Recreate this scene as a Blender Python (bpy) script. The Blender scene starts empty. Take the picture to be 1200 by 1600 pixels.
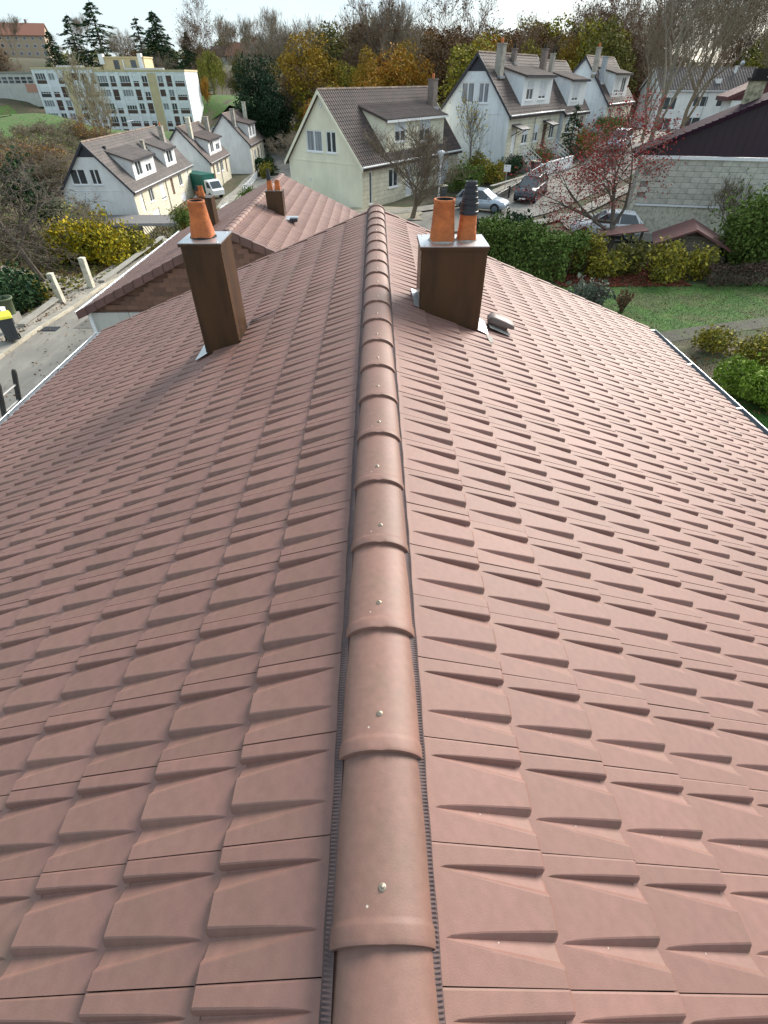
import bpy, bmesh, math, random
import numpy as np
from mathutils import Vector, Matrix, Euler
R = math.radians
rnd = random.Random(7)
S = bpy.context.scene
C = S.collection

# ------------------------------------------------------------------ camera, sky, sun, exposure
CAMZ = 8.3
cam = bpy.data.objects.new('camera', bpy.data.cameras.new('camera'))
C.objects.link(cam); S.camera = cam
cam.location = (0.003, 0.0, CAMZ)
cam.rotation_euler = (R(90 - 41.3), 0, R(-0.78))
cam.data.sensor_fit = 'VERTICAL'; cam.data.sensor_height = 36.0
cam.data.lens = 36.0 * 773.0 / 1600.0
cam.data.clip_start = 0.05; cam.data.clip_end = 3000

SUN_AZ, SUN_EL = 40.0, 30.0            # degrees right of +Y, degrees up
w = bpy.data.worlds.new('World'); S.world = w; w.use_nodes = True
nt = w.node_tree; nt.nodes.clear()
out = nt.nodes.new('ShaderNodeOutputWorld'); bg = nt.nodes.new('ShaderNodeBackground')
sky = nt.nodes.new('ShaderNodeTexSky'); sky.sky_type = 'NISHITA'; sky.sun_disc = False
sky.sun_elevation = R(SUN_EL); sky.sun_rotation = R(SUN_AZ); sky.dust_density = 2.0
tc = nt.nodes.new('ShaderNodeTexCoord'); mp = nt.nodes.new('ShaderNodeMapping')
mp.inputs['Scale'].default_value = (1.0, 1.0, 5.0)
nz = nt.nodes.new('ShaderNodeTexNoise'); nz.inputs['Scale'].default_value = 1.7; nz.inputs['Detail'].default_value = 5
rp = nt.nodes.new('ShaderNodeValToRGB')
rp.color_ramp.elements[0].position = 0.35; rp.color_ramp.elements[0].color = (0.62, 0.62, 0.62, 1)
rp.color_ramp.elements[1].position = 0.65; rp.color_ramp.elements[1].color = (0.95, 0.95, 0.95, 1)
mx = nt.nodes.new('ShaderNodeMixRGB'); mx.inputs[2].default_value = (4.1, 4.95, 5.4, 1)
nt.links.new(tc.outputs['Generated'], mp.inputs[0]); nt.links.new(mp.outputs[0], nz.inputs['Vector'])
nt.links.new(nz.outputs['Fac'], rp.inputs[0]); nt.links.new(rp.outputs[0], mx.inputs[0])
nt.links.new(sky.outputs[0], mx.inputs[1]); nt.links.new(mx.outputs[0], bg.inputs[0])
bg.inputs[1].default_value = 0.10
nt.links.new(bg.outputs[0], out.inputs[0])
sun = bpy.data.objects.new('sun', bpy.data.lights.new('sun', 'SUN')); C.objects.link(sun)
sun.data.energy = 3.4; sun.data.angle = R(32); sun.data.color = (1.0, 0.93, 0.84)
sd = Vector((math.sin(R(SUN_AZ)) * math.cos(R(SUN_EL)), math.cos(R(SUN_AZ)) * math.cos(R(SUN_EL)), math.sin(R(SUN_EL))))
sun.rotation_euler = sd.to_track_quat('Z', 'Y').to_euler(); sun.location = (0, 0, 40)
S.view_settings.view_transform = 'Standard'; S.view_settings.look = 'None'
S.view_settings.gamma = 1.0; S.view_settings.exposure = 1.08
S.view_settings.use_curve_mapping = False
S.render.engine = 'CYCLES'
S.cycles.max_bounces = 5; S.cycles.diffuse_bounces = 3; S.cycles.glossy_bounces = 2
S.cycles.transparent_max_bounces = 4

# ------------------------------------------------------------------ materials
MATS = {}
def mat(name, col, rough=0.7, var=0.12, scale=6.0, bump=0.0, bscale=None, metal=0.0, spec=0.5, island=0.0,
        col2=None, mix_scale=1.0, mix_lo=0.45, mix_hi=0.6, speck=None, objrand=0.0, sheen=0.0, stretch=None,
        spread=None, spread_fac=0.0):
    """procedural colour: base, blotches to col2, fine value noise, per-island and per-object variation"""
    if name in MATS: return MATS[name]
    m = bpy.data.materials.new(name); m.use_nodes = True
    t = m.node_tree; n = t.nodes; l = t.links
    b = n['Principled BSDF']
    b.inputs['Roughness'].default_value = rough; b.inputs['Metallic'].default_value = metal
    b.inputs['Specular IOR Level'].default_value = spec
    if sheen:
        b.inputs['Sheen Weight'].default_value = sheen; b.inputs['Sheen Roughness'].default_value = 0.5
    co = n.new('ShaderNodeTexCoord'); vec = co.outputs['Object']
    if stretch:
        ms = n.new('ShaderNodeMapping'); ms.inputs['Scale'].default_value = stretch
        l.new(vec, ms.inputs[0]); vec = ms.outputs[0]
    cur = None
    rgb = n.new('ShaderNodeRGB'); rgb.outputs[0].default_value = (*col, 1); cur = rgb.outputs[0]
    if col2:
        nn = n.new('ShaderNodeTexNoise'); nn.inputs['Scale'].default_value = mix_scale; nn.inputs['Detail'].default_value = 6
        nn.inputs['Roughness'].default_value = 0.65
        l.new(vec, nn.inputs['Vector'])
        r = n.new('ShaderNodeValToRGB'); r.color_ramp.elements[0].position = mix_lo; r.color_ramp.elements[1].position = mix_hi
        l.new(nn.outputs['Fac'], r.inputs[0])
        mi = n.new('ShaderNodeMixRGB'); l.new(r.outputs[0], mi.inputs[0]); l.new(cur, mi.inputs[1])
        mi.inputs[2].default_value = (*col2, 1); cur = mi.outputs[0]
    if spread:                                   # leaf to leaf colour range
        g = n.new('ShaderNodeNewGeometry')
        r = n.new('ShaderNodeValToRGB')
        els = r.color_ramp.elements
        while len(els) < len(spread): els.new(0.5)
        for i, c_ in enumerate(spread):
            els[i].position = i / max(1, len(spread) - 1); els[i].color = (*c_, 1)
        l.new(g.outputs['Random Per Island'], r.inputs[0])
        mi = n.new('ShaderNodeMixRGB'); mi.inputs[0].default_value = spread_fac or 1.0
        l.new(cur, mi.inputs[1]); l.new(r.outputs[0], mi.inputs[2]); cur = mi.outputs[0]
    nf = n.new('ShaderNodeTexNoise'); nf.inputs['Scale'].default_value = scale; nf.inputs['Detail'].default_value = 7
    l.new(vec, nf.inputs['Vector'])
    mr = n.new('ShaderNodeMapRange'); mr.inputs[1].default_value = 0.3; mr.inputs[2].default_value = 0.7
    mr.inputs[3].default_value = 1 - var; mr.inputs[4].default_value = 1 + var
    l.new(nf.outputs['Fac'], mr.inputs[0]); val = mr.outputs[0]
    if island:
        g = n.new('ShaderNodeNewGeometry'); m2 = n.new('ShaderNodeMapRange')
        m2.inputs[3].default_value = 1 - island; m2.inputs[4].default_value = 1 + island
        l.new(g.outputs['Random Per Island'], m2.inputs[0])
        mu = n.new('ShaderNodeMath'); mu.operation = 'MULTIPLY'; l.new(val, mu.inputs[0]); l.new(m2.outputs[0], mu.inputs[1]); val = mu.outputs[0]
    if objrand:
        oi = n.new('ShaderNodeObjectInfo'); m2 = n.new('ShaderNodeMapRange')
        m2.inputs[3].default_value = 1 - objrand; m2.inputs[4].default_value = 1 + objrand
        l.new(oi.outputs['Random'], m2.inputs[0])
        mu = n.new('ShaderNodeMath'); mu.operation = 'MULTIPLY'; l.new(val, mu.inputs[0]); l.new(m2.outputs[0], mu.inputs[1]); val = mu.outputs[0]
    hs = n.new('ShaderNodeHueSaturation'); l.new(cur, hs.inputs['Color']); l.new(val, hs.inputs['Value']); cur = hs.outputs[0]
    if speck:                                    # small pale droppings and chips
        vo = n.new('ShaderNodeTexVoronoi'); vo.inputs['Scale'].default_value = speck[0]
        l.new(co.outputs['Object'], vo.inputs['Vector'])
        wv = n.new('ShaderNodeTexWhiteNoise'); l.new(vo.outputs['Color'], wv.inputs['Vector'])
        gt = n.new('ShaderNodeMath'); gt.operation = 'GREATER_THAN'; gt.inputs[1].default_value = 1 - speck[2]
        l.new(wv.outputs['Value'], gt.inputs[0])
        ls = n.new('ShaderNodeMath'); ls.operation = 'LESS_THAN'; ls.inputs[1].default_value = speck[1]
        l.new(vo.outputs['Distance'], ls.inputs[0])
        mm = n.new('ShaderNodeMath'); mm.operation = 'MULTIPLY'; l.new(gt.outputs[0], mm.inputs[0]); l.new(ls.outputs[0], mm.inputs[1])
        mi = n.new('ShaderNodeMixRGB'); l.new(mm.outputs[0], mi.inputs[0]); l.new(cur, mi.inputs[1])
        mi.inputs[2].default_value = (0.42, 0.36, 0.31, 1); cur = mi.outputs[0]
    l.new(cur, b.inputs['Base Color'])
    if bump:
        nb = n.new('ShaderNodeTexNoise'); nb.inputs['Scale'].default_value = bscale or scale * 3; nb.inputs['Detail'].default_value = 5
        l.new(vec, nb.inputs['Vector'])
        bp = n.new('ShaderNodeBump'); bp.inputs['Strength'].default_value = bump; bp.inputs['Distance'].default_value = 0.02
        l.new(nb.outputs['Fac'], bp.inputs['Height']); l.new(bp.outputs[0], b.inputs['Normal'])
    MATS[name] = m
    return m

def block_mat(name, c1, c2, mortar, bw, bh, mort=0.012, rot=(R(90), 0, 0), rough=0.85):
    """coursed stone for walls too far off to tell the blocks apart"""
    m = bpy.data.materials.new(name); m.use_nodes = True
    t = m.node_tree; n = t.nodes; l = t.links; b = n['Principled BSDF']; b.inputs['Roughness'].default_value = rough
    co = n.new('ShaderNodeTexCoord'); mpn = n.new('ShaderNodeMapping'); mpn.inputs['Rotation'].default_value = rot
    l.new(co.outputs['Object'], mpn.inputs[0])
    br = n.new('ShaderNodeTexBrick'); l.new(mpn.outputs[0], br.inputs['Vector'])
    br.inputs['Color1'].default_value = (*c1, 1); br.inputs['Color2'].default_value = (*c2, 1); br.inputs['Mortar'].default_value = (*mortar, 1)
    br.inputs['Scale'].default_value = 1; br.inputs['Mortar Size'].default_value = mort; br.inputs['Mortar Smooth'].default_value = 0.3
    br.inputs['Brick Width'].default_value = bw; br.inputs['Row Height'].default_value = bh
    nf = n.new('ShaderNodeTexNoise'); nf.inputs['Scale'].default_value = 1.3; nf.inputs['Detail'].default_value = 7
    l.new(co.outputs['Object'], nf.inputs['Vector'])
    mr = n.new('ShaderNodeMapRange'); mr.inputs[1].default_value = .3; mr.inputs[2].default_value = .7; mr.inputs[3].default_value = .82; mr.inputs[4].default_value = 1.08
    l.new(nf.outputs['Fac'], mr.inputs[0])
    hs = n.new('ShaderNodeHueSaturation'); l.new(br.outputs['Color'], hs.inputs['Color']); l.new(mr.outputs[0], hs.inputs['Value'])
    l.new(hs.outputs[0], b.inputs['Base Color'])
    bp = n.new('ShaderNodeBump'); bp.inputs['Distance'].default_value = .02; bp.inputs['Strength'].default_value = .6; bp.invert = True
    l.new(br.outputs['Fac'], bp.inputs['Height']); l.new(bp.outputs[0], b.inputs['Normal'])
    return m

def render_mat(name, col, streak=(0.2, 0.2, 0.19), amt=0.25):
    """rendered wall with rain streaks running down it"""
    m = bpy.data.materials.new(name); m.use_nodes = True
    t = m.node_tree; n = t.nodes; l = t.links; b = n['Principled BSDF']; b.inputs['Roughness'].default_value = .9
    co = n.new('ShaderNodeTexCoord'); mpn = n.new('ShaderNodeMapping'); mpn.inputs['Scale'].default_value = (1, 1, .09)
    l.new(co.outputs['Object'], mpn.inputs[0])
    nf = n.new('ShaderNodeTexNoise'); nf.inputs['Scale'].default_value = 3.2; nf.inputs['Detail'].default_value = 6; nf.inputs['Roughness'].default_value = .7
    l.new(mpn.outputs[0], nf.inputs['Vector'])
    r = n.new('ShaderNodeValToRGB'); r.color_ramp.elements[0].position = .5; r.color_ramp.elements[1].position = .8
    r.color_ramp.elements[1].color = (amt * 2, amt * 2, amt * 2, 1)
    l.new(nf.outputs['Fac'], r.inputs[0])
    mi = n.new('ShaderNodeMixRGB'); mi.inputs[1].default_value = (*col, 1); mi.inputs[2].default_value = (*streak, 1)
    l.new(r.outputs[0], mi.inputs[0])
    n2 = n.new('ShaderNodeTexNoise'); n2.inputs['Scale'].default_value = .7; n2.inputs['Detail'].default_value = 8
    l.new(co.outputs['Object'], n2.inputs['Vector'])
    mr = n.new('ShaderNodeMapRange'); mr.inputs[1].default_value = .3; mr.inputs[2].default_value = .7; mr.inputs[3].default_value = .88; mr.inputs[4].default_value = 1.06
    l.new(n2.outputs['Fac'], mr.inputs[0])
    hs = n.new('ShaderNodeHueSaturation'); l.new(mi.outputs[0], hs.inputs['Color']); l.new(mr.outputs[0], hs.inputs['Value'])
    l.new(hs.outputs[0], b.inputs['Base Color'])
    return m

TILE = mat('tile', (0.205, 0.106, 0.087), rough=0.62, var=0.08, scale=26, bump=0.08, bscale=320, spec=0.45, island=0.08, objrand=0.075,
           col2=(0.175, 0.103, 0.076), mix_scale=3.1, mix_lo=0.45, mix_hi=0.8, speck=(13.0, 0.035, 0.13))
RIDGE = mat('ridge_tile', (0.198, 0.103, 0.080), rough=0.58, var=0.09, scale=34, bump=0.05, bscale=220, spec=0.5, objrand=0.13,
            col2=(0.165, 0.098, 0.070), mix_scale=7, mix_lo=0.48, mix_hi=0.8, speck=(14.0, 0.05, 0.08))
FLASH = mat('flashing_strip', (0.085, 0.056, 0.055), rough=0.7, var=0.2, scale=20, metal=0.2)
DECK = mat('underlay', (0.035, 0.025, 0.025), rough=0.9)
NEIGH = mat('neighbour_tile', (0.205, 0.108, 0.088), rough=0.62, var=0.08, scale=3, island=0.06, col2=(0.22, 0.12, 0.095), mix_scale=1.2)
VERGE = mat('verge_tile', (0.14, 0.07, 0.06), rough=0.5, var=0.12, scale=5, objrand=0.12, bump=.1)
SHING = mat('gable_shingle', (0.15, 0.075, 0.05), rough=0.65, var=0.15, scale=4, objrand=0.28, bump=.15)
ZINC = mat('zinc', (0.55, 0.57, 0.6), rough=0.35, var=0.12, scale=5, metal=0.85, col2=(0.4, 0.42, 0.45), mix_scale=8)
ZINCD = mat('zinc_inside', (0.16, 0.19, 0.22), rough=0.5, var=0.2, scale=3, metal=0.3)
ALU = mat('aluminium', (0.60, 0.61, 0.63), rough=0.38, var=0.08, scale=14, metal=0.95)
BROWN = mat('brown_lacquered_steel', (0.075, 0.038, 0.017), rough=0.36, var=0.10, scale=3, spec=0.3, col2=(.045, .026, .015), mix_scale=1.6, stretch=(3, 3, .5), bump=.02, bscale=4)
BRNV = mat('brown_vent', (0.14, 0.10, 0.088), rough=0.5, var=.1)
CLAY = mat('orange_clay', (0.52, 0.15, 0.042), rough=0.85, var=0.18, scale=14, col2=(0.26, 0.075, 0.03), mix_scale=8, mix_lo=.42, mix_hi=.75, bump=.35, bscale=30)
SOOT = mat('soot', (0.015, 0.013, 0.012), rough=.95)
MORT = mat('mortar', (0.33, 0.31, 0.28), rough=.95, var=.2, scale=20, bump=.5, bscale=40)
PIPE = mat('black_plastic', (0.022, 0.026, 0.034), rough=.42, var=.1)
SCREW = mat('screw_steel', (0.34, 0.28, 0.22), rough=.45, metal=.7, var=.1)
WCREAM = render_mat('cream_render', (0.83, 0.79, 0.62), (0.38, 0.40, 0.36), .10)
WBLUE = render_mat('pale_render', (0.78, 0.82, 0.85), (0.30, 0.36, 0.40), .28)
WWHITE = render_mat('white_render', (0.80, 0.80, 0.79), (0.40, 0.40, 0.39), .2)
WAPT = render_mat('white_panel', (0.82, 0.84, 0.86), (0.4, 0.42, 0.44), .12)
WYEL = render_mat('yellow_panel', (0.62, 0.51, 0.31), (0.4, 0.35, 0.25), .15)
WNEIGH = render_mat('stained_render', (0.55, 0.54, 0.50), (0.25, 0.25, 0.22), .3)
STONE = block_mat('limestone', (0.78, 0.73, 0.58), (0.70, 0.65, 0.51), (0.48, 0.44, 0.34), .6, .3, .014)
STONEG = mat('grey_stone_block', (0.56, 0.53, 0.46), rough=.9, var=.18, scale=2.5, objrand=.08, bump=.2, bscale=20, col2=(.38, .37, .32), mix_scale=1.5)
CONC = mat('concrete', (0.30, 0.285, 0.25), rough=.92, var=.15, scale=3, bump=.2, col2=(.28, .27, .24), mix_scale=2)
POST = mat('cream_post', (0.66, 0.63, 0.52), rough=.9, var=.12, scale=4, col2=(.38, .36, .29), mix_scale=4)
ROOFB = mat('brown_roof_tile', (0.088, 0.060, 0.054), rough=.75, var=.16, scale=5, island=.12, col2=(.065, .048, .044), mix_scale=.7)
ROOFG = mat('grey_roof_tile', (0.115, 0.095, 0.090), rough=.8, var=.16, scale=5, island=.12, col2=(.085, .074, .070), mix_scale=.8)
ROOFR = mat('red_roof_tile', (0.26, 0.11, 0.07), rough=.8, var=.16, scale=5)
BARGE = mat('dark_barge_board', (0.03, 0.032, 0.045), rough=.5)
WHITE = mat('white_paint', (0.80, 0.81, 0.82), rough=.5, var=.04)
SHUT = mat('white_shutter', (0.72, 0.74, 0.77), rough=.6, var=.05)
GLASS = mat('window_glass', (0.045, 0.055, 0.065), rough=.06, var=.3, scale=.8, spec=.9)
CURT = mat('curtained_glass', (0.26, 0.28, 0.31), rough=.1, var=.35, scale=2.2, spec=.8, stretch=(3, 3, .3))
DOORB = mat('brown_door', (0.13, 0.07, 0.045), rough=.6)
SPAN = mat('brown_spandrel', (0.085, 0.045, 0.035), rough=.6, var=.1)
SPAND = mat('dark_spandrel', (0.045, 0.048, 0.052), rough=.6, var=.1)
PURP = mat('purple_sheet', (0.030, 0.010, 0.022), rough=.5, var=.1, scale=1.2, spec=.5)
PURPD = mat('purple_trim', (0.03, 0.012, 0.022), rough=.85, spec=.15)
OCHRE = mat('brick_pink', (0.5, 0.27, 0.2), rough=.9)
BARK = mat('bark', (0.11, 0.088, 0.068), rough=.95, var=.3, scale=5, bump=.5)
BARKP = mat('pale_bark', (0.24, 0.205, 0.155), rough=.95, var=.3, scale=5, bump=.4)
BARKG = mat('grey_twigs', (0.205, 0.165, 0.118), rough=.95, var=.3, scale=2)
BARKR = mat('reddish_twigs', (0.19, 0.125, 0.09), rough=.95, var=.3, scale=2)
def leaf(name, cols, rough=.75): return mat(name, cols[0], rough=rough, var=.15, scale=.6, spread=cols, spread_fac=1.0, spec=.12)
L_GOLD = leaf('gold_leaf', [(0.149, 0.098, 0.014), (0.345, 0.218, 0.029), (0.414, 0.253, 0.023), (0.23, 0.172, 0.034), (0.276, 0.161, 0.017)])
L_YEL = leaf('yellow_leaf', [(.40, .30, .02), (.55, .42, .02), (.25, .24, .03), (.12, .14, .03)])
L_ORA = leaf('orange_leaf', [(0.308, 0.132, 0.017), (0.44, 0.209, 0.022), (0.198, 0.11, 0.022), (0.33, 0.22, 0.033)])
L_BRN = leaf('brown_leaf', [(0.13, 0.072, 0.033), (0.195, 0.111, 0.052), (0.091, 0.058, 0.033), (0.156, 0.098, 0.039)])
L_RED = leaf('red_leaf', [(.32, .035, .04), (.42, .07, .06), (.20, .03, .03), (.36, .10, .07)])
L_OLV = leaf('olive_leaf', [(0.095, 0.101, 0.027), (0.149, 0.149, 0.041), (0.203, 0.176, 0.041), (0.081, 0.081, 0.027)])
L_GRN = leaf('green_leaf', [(0.068, 0.112, 0.026), (0.112, 0.169, 0.036), (0.158, 0.225, 0.054), (0.08, 0.094, 0.026)])
L_BRI = leaf('bright_green_leaf', [(.12, .20, .02), (.19, .28, .03), (.08, .14, .018), (.24, .32, .05)], .7)
L_DRK = leaf('dark_green_leaf', [(0.018, 0.042, 0.018), (0.03, 0.068, 0.027), (0.045, 0.083, 0.03), (0.018, 0.045, 0.03)])
L_WIL = leaf('willow_leaf', [(.20, .20, .04), (.27, .25, .05), (.14, .15, .03)])
L_YG = leaf('yellow_green_leaf', [(0.239, 0.224, 0.029), (0.389, 0.314, 0.036), (0.12, 0.135, 0.029), (0.179, 0.149, 0.043)])
L_FALL = leaf('fallen_leaf', [(.16, .07, .03), (.24, .12, .04), (.10, .05, .03), (.20, .15, .06)])
L_FALR = leaf('fallen_red_leaf', [(.16, .04, .03), (.22, .06, .035), (.10, .04, .03)])
GRASSM = mat('grass', (.046, .118, .014), rough=.95, var=.3, scale=1.4, col2=(.075, .095, .028), mix_scale=.5, bump=.6, bscale=14)
GRASSB = leaf('grass_blade', [(.032, .09, .010), (.045, .115, .013), (.036, .095, .012), (.065, .10, .02)])
EARTH = mat('earth', (.085, .066, .042), rough=.98, var=.35, scale=2.5, col2=(.055, .07, .025), mix_scale=.45, bump=.6, bscale=10)
ASPH = mat('asphalt', (.20, .187, .165), rough=.9, var=.14, scale=1.2, col2=(.25, .235, .205), mix_scale=.8, bump=.3, bscale=60, stretch=(1.0, .35, 1.0))
PAVE = mat('pavement', (.25, .235, .205), rough=.92, var=.15, scale=2, col2=(.31, .285, .24), mix_scale=1, bump=.25, bscale=50)
KERB = mat('kerb_stone', (.42, .38, .30), rough=.9, var=.15, scale=3, objrand=.15, bump=.2)
WOODG = mat('grey_wood', (.17, .145, .115), rough=.9, var=.25, scale=6, bump=.4, stretch=(1, 1, 8), objrand=.2)
WOODD = mat('dark_wood', (.06, .045, .035), rough=.85, var=.2, scale=6, objrand=.15)
LADR = mat('weathered_ladder', (.055, .052, .048), rough=.6, var=.3, scale=8, metal=.3)
TYRE = mat('tyre', (.015, .015, .016), rough=.85)
PLATE = mat('bin_grey', (.055, .062, .07), rough=.5)
PYEL = mat('bin_yellow', (.62, .56, .04), rough=.5)
TRGRN = mat('green_tarpaulin', (.015, .13, .10), rough=.5)
TERRA = mat('shed_roof_sheet', (.16, .055, .05), rough=.7, var=.25, scale=2, col2=(.09, .05, .045), mix_scale=2)

# ------------------------------------------------------------------ mesh helpers
class MB:
    def __init__(s): s.v = []; s.f = []; s.m = []
    def add(s, vs, fs, mi=0):
        o = len(s.v); s.v += [tuple(v) for v in vs]
        s.f += [tuple(i + o for i in f) for f in fs]; s.m += [mi] * len(fs)
    def box(s, x0, x1, y0, y1, z0, z1, mi=0, M=None):
        vs = [(x0, y0, z0), (x1, y0, z0), (x1, y1, z0), (x0, y1, z0), (x0, y0, z1), (x1, y0, z1), (x1, y1, z1), (x0, y1, z1)]
        if M is not None: vs = [tuple(M @ Vector(v)) for v in vs]
        s.add(vs, [(0, 3, 2, 1), (4, 5, 6, 7), (0, 1, 5, 4), (1, 2, 6, 5), (2, 3, 7, 6), (3, 0, 4, 7)], mi)
    def hexa(s, vs, mi=0):
        s.add(vs, [(0, 3, 2, 1), (4, 5, 6, 7), (0, 1, 5, 4), (1, 2, 6, 5), (2, 3, 7, 6), (3, 0, 4, 7)], mi)
    def bar(s, a, b, r, mi=0, n=4, r2=None, caps=True):
        s.tube([a, b], [r, r if r2 is None else r2], n, mi, caps)
    def tube(s, pts, rad, n=5, mi=0, caps=True):
        pts = [Vector(p) for p in pts]; vs = []; N = len(pts)
        for i, p in enumerate(pts):
            d = (pts[min(i + 1, N - 1)] - pts[max(i - 1, 0)])
            if d.length < 1e-9: d = Vector((0, 0, 1))
            d.normalize()
            a = d.orthogonal().normalized() if abs(d.z) > .9 else d.cross(Vector((0, 0, 1))).normalized()
            b = d.cross(a)
            for k in range(n):
                t = 2 * math.pi * k / n
                vs.append(p + (a * math.cos(t) + b * math.sin(t)) * rad[i])
        fs = [(i * n + k, i * n + (k + 1) % n, (i + 1) * n + (k + 1) % n, (i + 1) * n + k) for i in range(N - 1) for k in range(n)]
        if caps: fs += [tuple(range(n - 1, -1, -1)), tuple((N - 1) * n + k for k in range(n))]
        s.add(vs, fs, mi)
    def lathe(s, prof, n=16, mi=0, c=(0, 0)):
        vs = []; N = len(prof)
        for r, z in prof:
            for k in range(n):
                t = 2 * math.pi * k / n; vs.append((c[0] + r * math.cos(t), c[1] + r * math.sin(t), z))
        fs = [(i * n + k, i * n + (k + 1) % n, (i + 1) * n + (k + 1) % n, (i + 1) * n + k) for i in range(N - 1) for k in range(n)]
        s.add(vs, fs, mi)
    def quad(s, a, b, c, d, mi=0): s.add([a, b, c, d], [(0, 1, 2, 3)], mi)
    def mesh(s, name, mats, smooth=False):
        me = bpy.data.meshes.new(name); me.from_pydata(s.v, [], s.f)
        for m in (mats if isinstance(mats, (list, tuple)) else [mats]): me.materials.append(m)
        if any(s.m): me.polygons.foreach_set('material_index', s.m)
        if smooth: me.polygons.foreach_set('use_smooth', [True] * len(s.f))
        me.update(); return me
    def build(s, name, mats, parent=None, smooth=False, loc=None, rz=0, **kw):
        return ob(name, s.mesh(name, mats, smooth), parent, loc, rz, **kw)
def ob(name, me, parent=None, loc=None, rz=0, **kw):
    o = bpy.data.objects.new(name, me); C.objects.link(o)
    if parent is not None: o.parent = parent
    if loc is not None: o.location = loc
    if rz: o.rotation_euler = (0, 0, rz)
    for k, v in kw.items(): o[k] = v
    return o
def thing(name, label, cat, loc=(0, 0, 0), rz=0, group=None):
    o = bpy.data.objects.new(name, None); C.objects.link(o); o.empty_display_size = .2
    o.location = loc; o.rotation_euler = (0, 0, rz); o['label'] = label; o['category'] = cat
    if group: o['group'] = group
    return o
def dup(root, loc, rz=0, sc=1, label=None, group=None):
    r = root.copy(); C.objects.link(r); r.location = loc; r.rotation_euler = (0, 0, rz)
    r.scale = (sc, sc, sc) if not isinstance(sc, tuple) else sc
    if label: r['label'] = label
    if group: r['group'] = group
    for ch in list(root.children):
        c = ch.copy(); C.objects.link(c); c.parent = r
        for g in list(ch.children):
            d = g.copy(); C.objects.link(d); d.parent = c
    return r
def npmesh(name, V, F, mats, mi=None, smooth=False):
    V = np.asarray(V, dtype=np.float32); F = np.asarray(F, dtype=np.int32); k = F.shape[1]
    me = bpy.data.meshes.new(name)
    me.vertices.add(len(V)); me.vertices.foreach_set('co', V.ravel())
    me.loops.add(F.size); me.loops.foreach_set('vertex_index', F.ravel())
    me.polygons.add(len(F)); me.polygons.foreach_set('loop_start', np.arange(len(F), dtype=np.int32) * k)
    me.polygons.foreach_set('loop_total', np.full(len(F), k, dtype=np.int32))
    for m in (mats if isinstance(mats, (list, tuple)) else [mats]): me.materials.append(m)
    if mi is not None: me.polygons.foreach_set('material_index', np.asarray(mi, dtype=np.int32))
    me.polygons.foreach_set('use_smooth', np.full(len(F), smooth))
    me.update(calc_edges=True); me.validate(); return me
def leaves(P, size, rng, aspect=.7, up=0.0, droop=None):
    """one bent leaf-sized face pair per point P"""
    P = np.asarray(P, dtype=np.float64); n = len(P)
    d = rng.normal(size=(n, 3)); d[:, 2] *= (1 - up)
    if droop is not None: d = d * .35 + np.asarray(droop)
    d /= np.linalg.norm(d, axis=1)[:, None] + 1e-9
    e = np.cross(d, rng.normal(size=(n, 3))); e /= np.linalg.norm(e, axis=1)[:, None] + 1e-9
    s = (size * rng.uniform(.55, 1.35, n))[:, None]
    a = d * s; b = e * s * aspect
    V = np.stack([P - a * .5 - b * .3, P - a * .2 + b * .5, P + a * .6, P + a * .1 - b * .5], 1).reshape(-1, 3)
    F = np.arange(4 * n).reshape(-1, 4)
    return V, F

# ------------------------------------------------------------------ terrain
CTRL = [(0, 0, 0), (-8, 15, 0), (8, 15, 0), (-15, 10, .05), (-15, 20, 0), (-15.5, 27, -.25), (-16, 33, -.8), (-17, 45, -2.6), (-20, 55, -4.3), (-24, 62, -5.2), (-33, 62, -5.0),
        (-10, 40, -.9), (-9, 30, -.3), (-2, 40, .0), (-1, 46, .35), (7, 54, .6), (0, 65, .2), (9, 48, .2), (13, 53, .7), (12.5, 58, 1.6), (25, 75, 2.4), (34, 90, 2.6),
        (17, 38, .2), (24, 36, .2), (15, 28, 0), (12, 20, 0), (20, 15, 0), (30, 25, 0), (35, 50, 1.2), (45, 100, 1.9), (60, 110, 1.8), (-24, 87, -4.5), (-22, 104, -4.3), (-14, 75, -4.8),
        (-10, 100, -4.0), (5, 90, .0), (-25, 30, .6), (-30, 45, -1.4), (-45, 50, -2.4), (-60, 80, -5), (-85, 198, -6.8), (-57, 198, -5.4), (-104, 198, -3.2), (-97, 180, 0.6),
        (-125, 215, 3.2), (-55, 225, 3.6), (-45, 215, 1.8), (-132, 240, 5), (-182, 350, 16), (-160, 340, 15), (-68, 330, 13), (-20, 300, 9), (50, 250, 5), (100, 200, 4), (200, 300, 8),
        (-300, 300, 16), (-150, 80, 0), (-40, -20, .5), (40, -20, 0), (100, 50, 1), (0, -60, 0), (120, -60, 0), (-120, -60, 0), (0, 600, 20), (-400, 700, 24), (400, 700, 20), (20, 130, 1), (-20, 140, -1), (-40, 150, -3)]
CT = np.array(CTRL, dtype=float)
def ground(x, y):
    x = np.asarray(x, float); y = np.asarray(y, float)
    d2 = (x[..., None] - CT[:, 0]) ** 2 + (y[..., None] - CT[:, 1]) ** 2
    wgt = 1 / (d2 + 9.0) ** 1.6
    r = (wgt * CT[:, 2]).sum(-1) / wgt.sum(-1)
    return r
def gz(x, y): return float(ground(x, y))
def axis(a, b, near, far): # graded spacing
    pts = [0.0]
    while pts[-1] < b: pts.append(pts[-1] + min(far, near * (1 + abs(pts[-1]) / 40)))
    neg = [0.0]
    while neg[-1] > a: neg.append(neg[-1] - min(far, near * (1 + abs(neg[-1]) / 40)))
    return np.array(sorted(set(neg + pts)))
gx = axis(-900, 900, 1.5, 40); gy = axis(-300, 1500, 1.5, 40)
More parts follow.
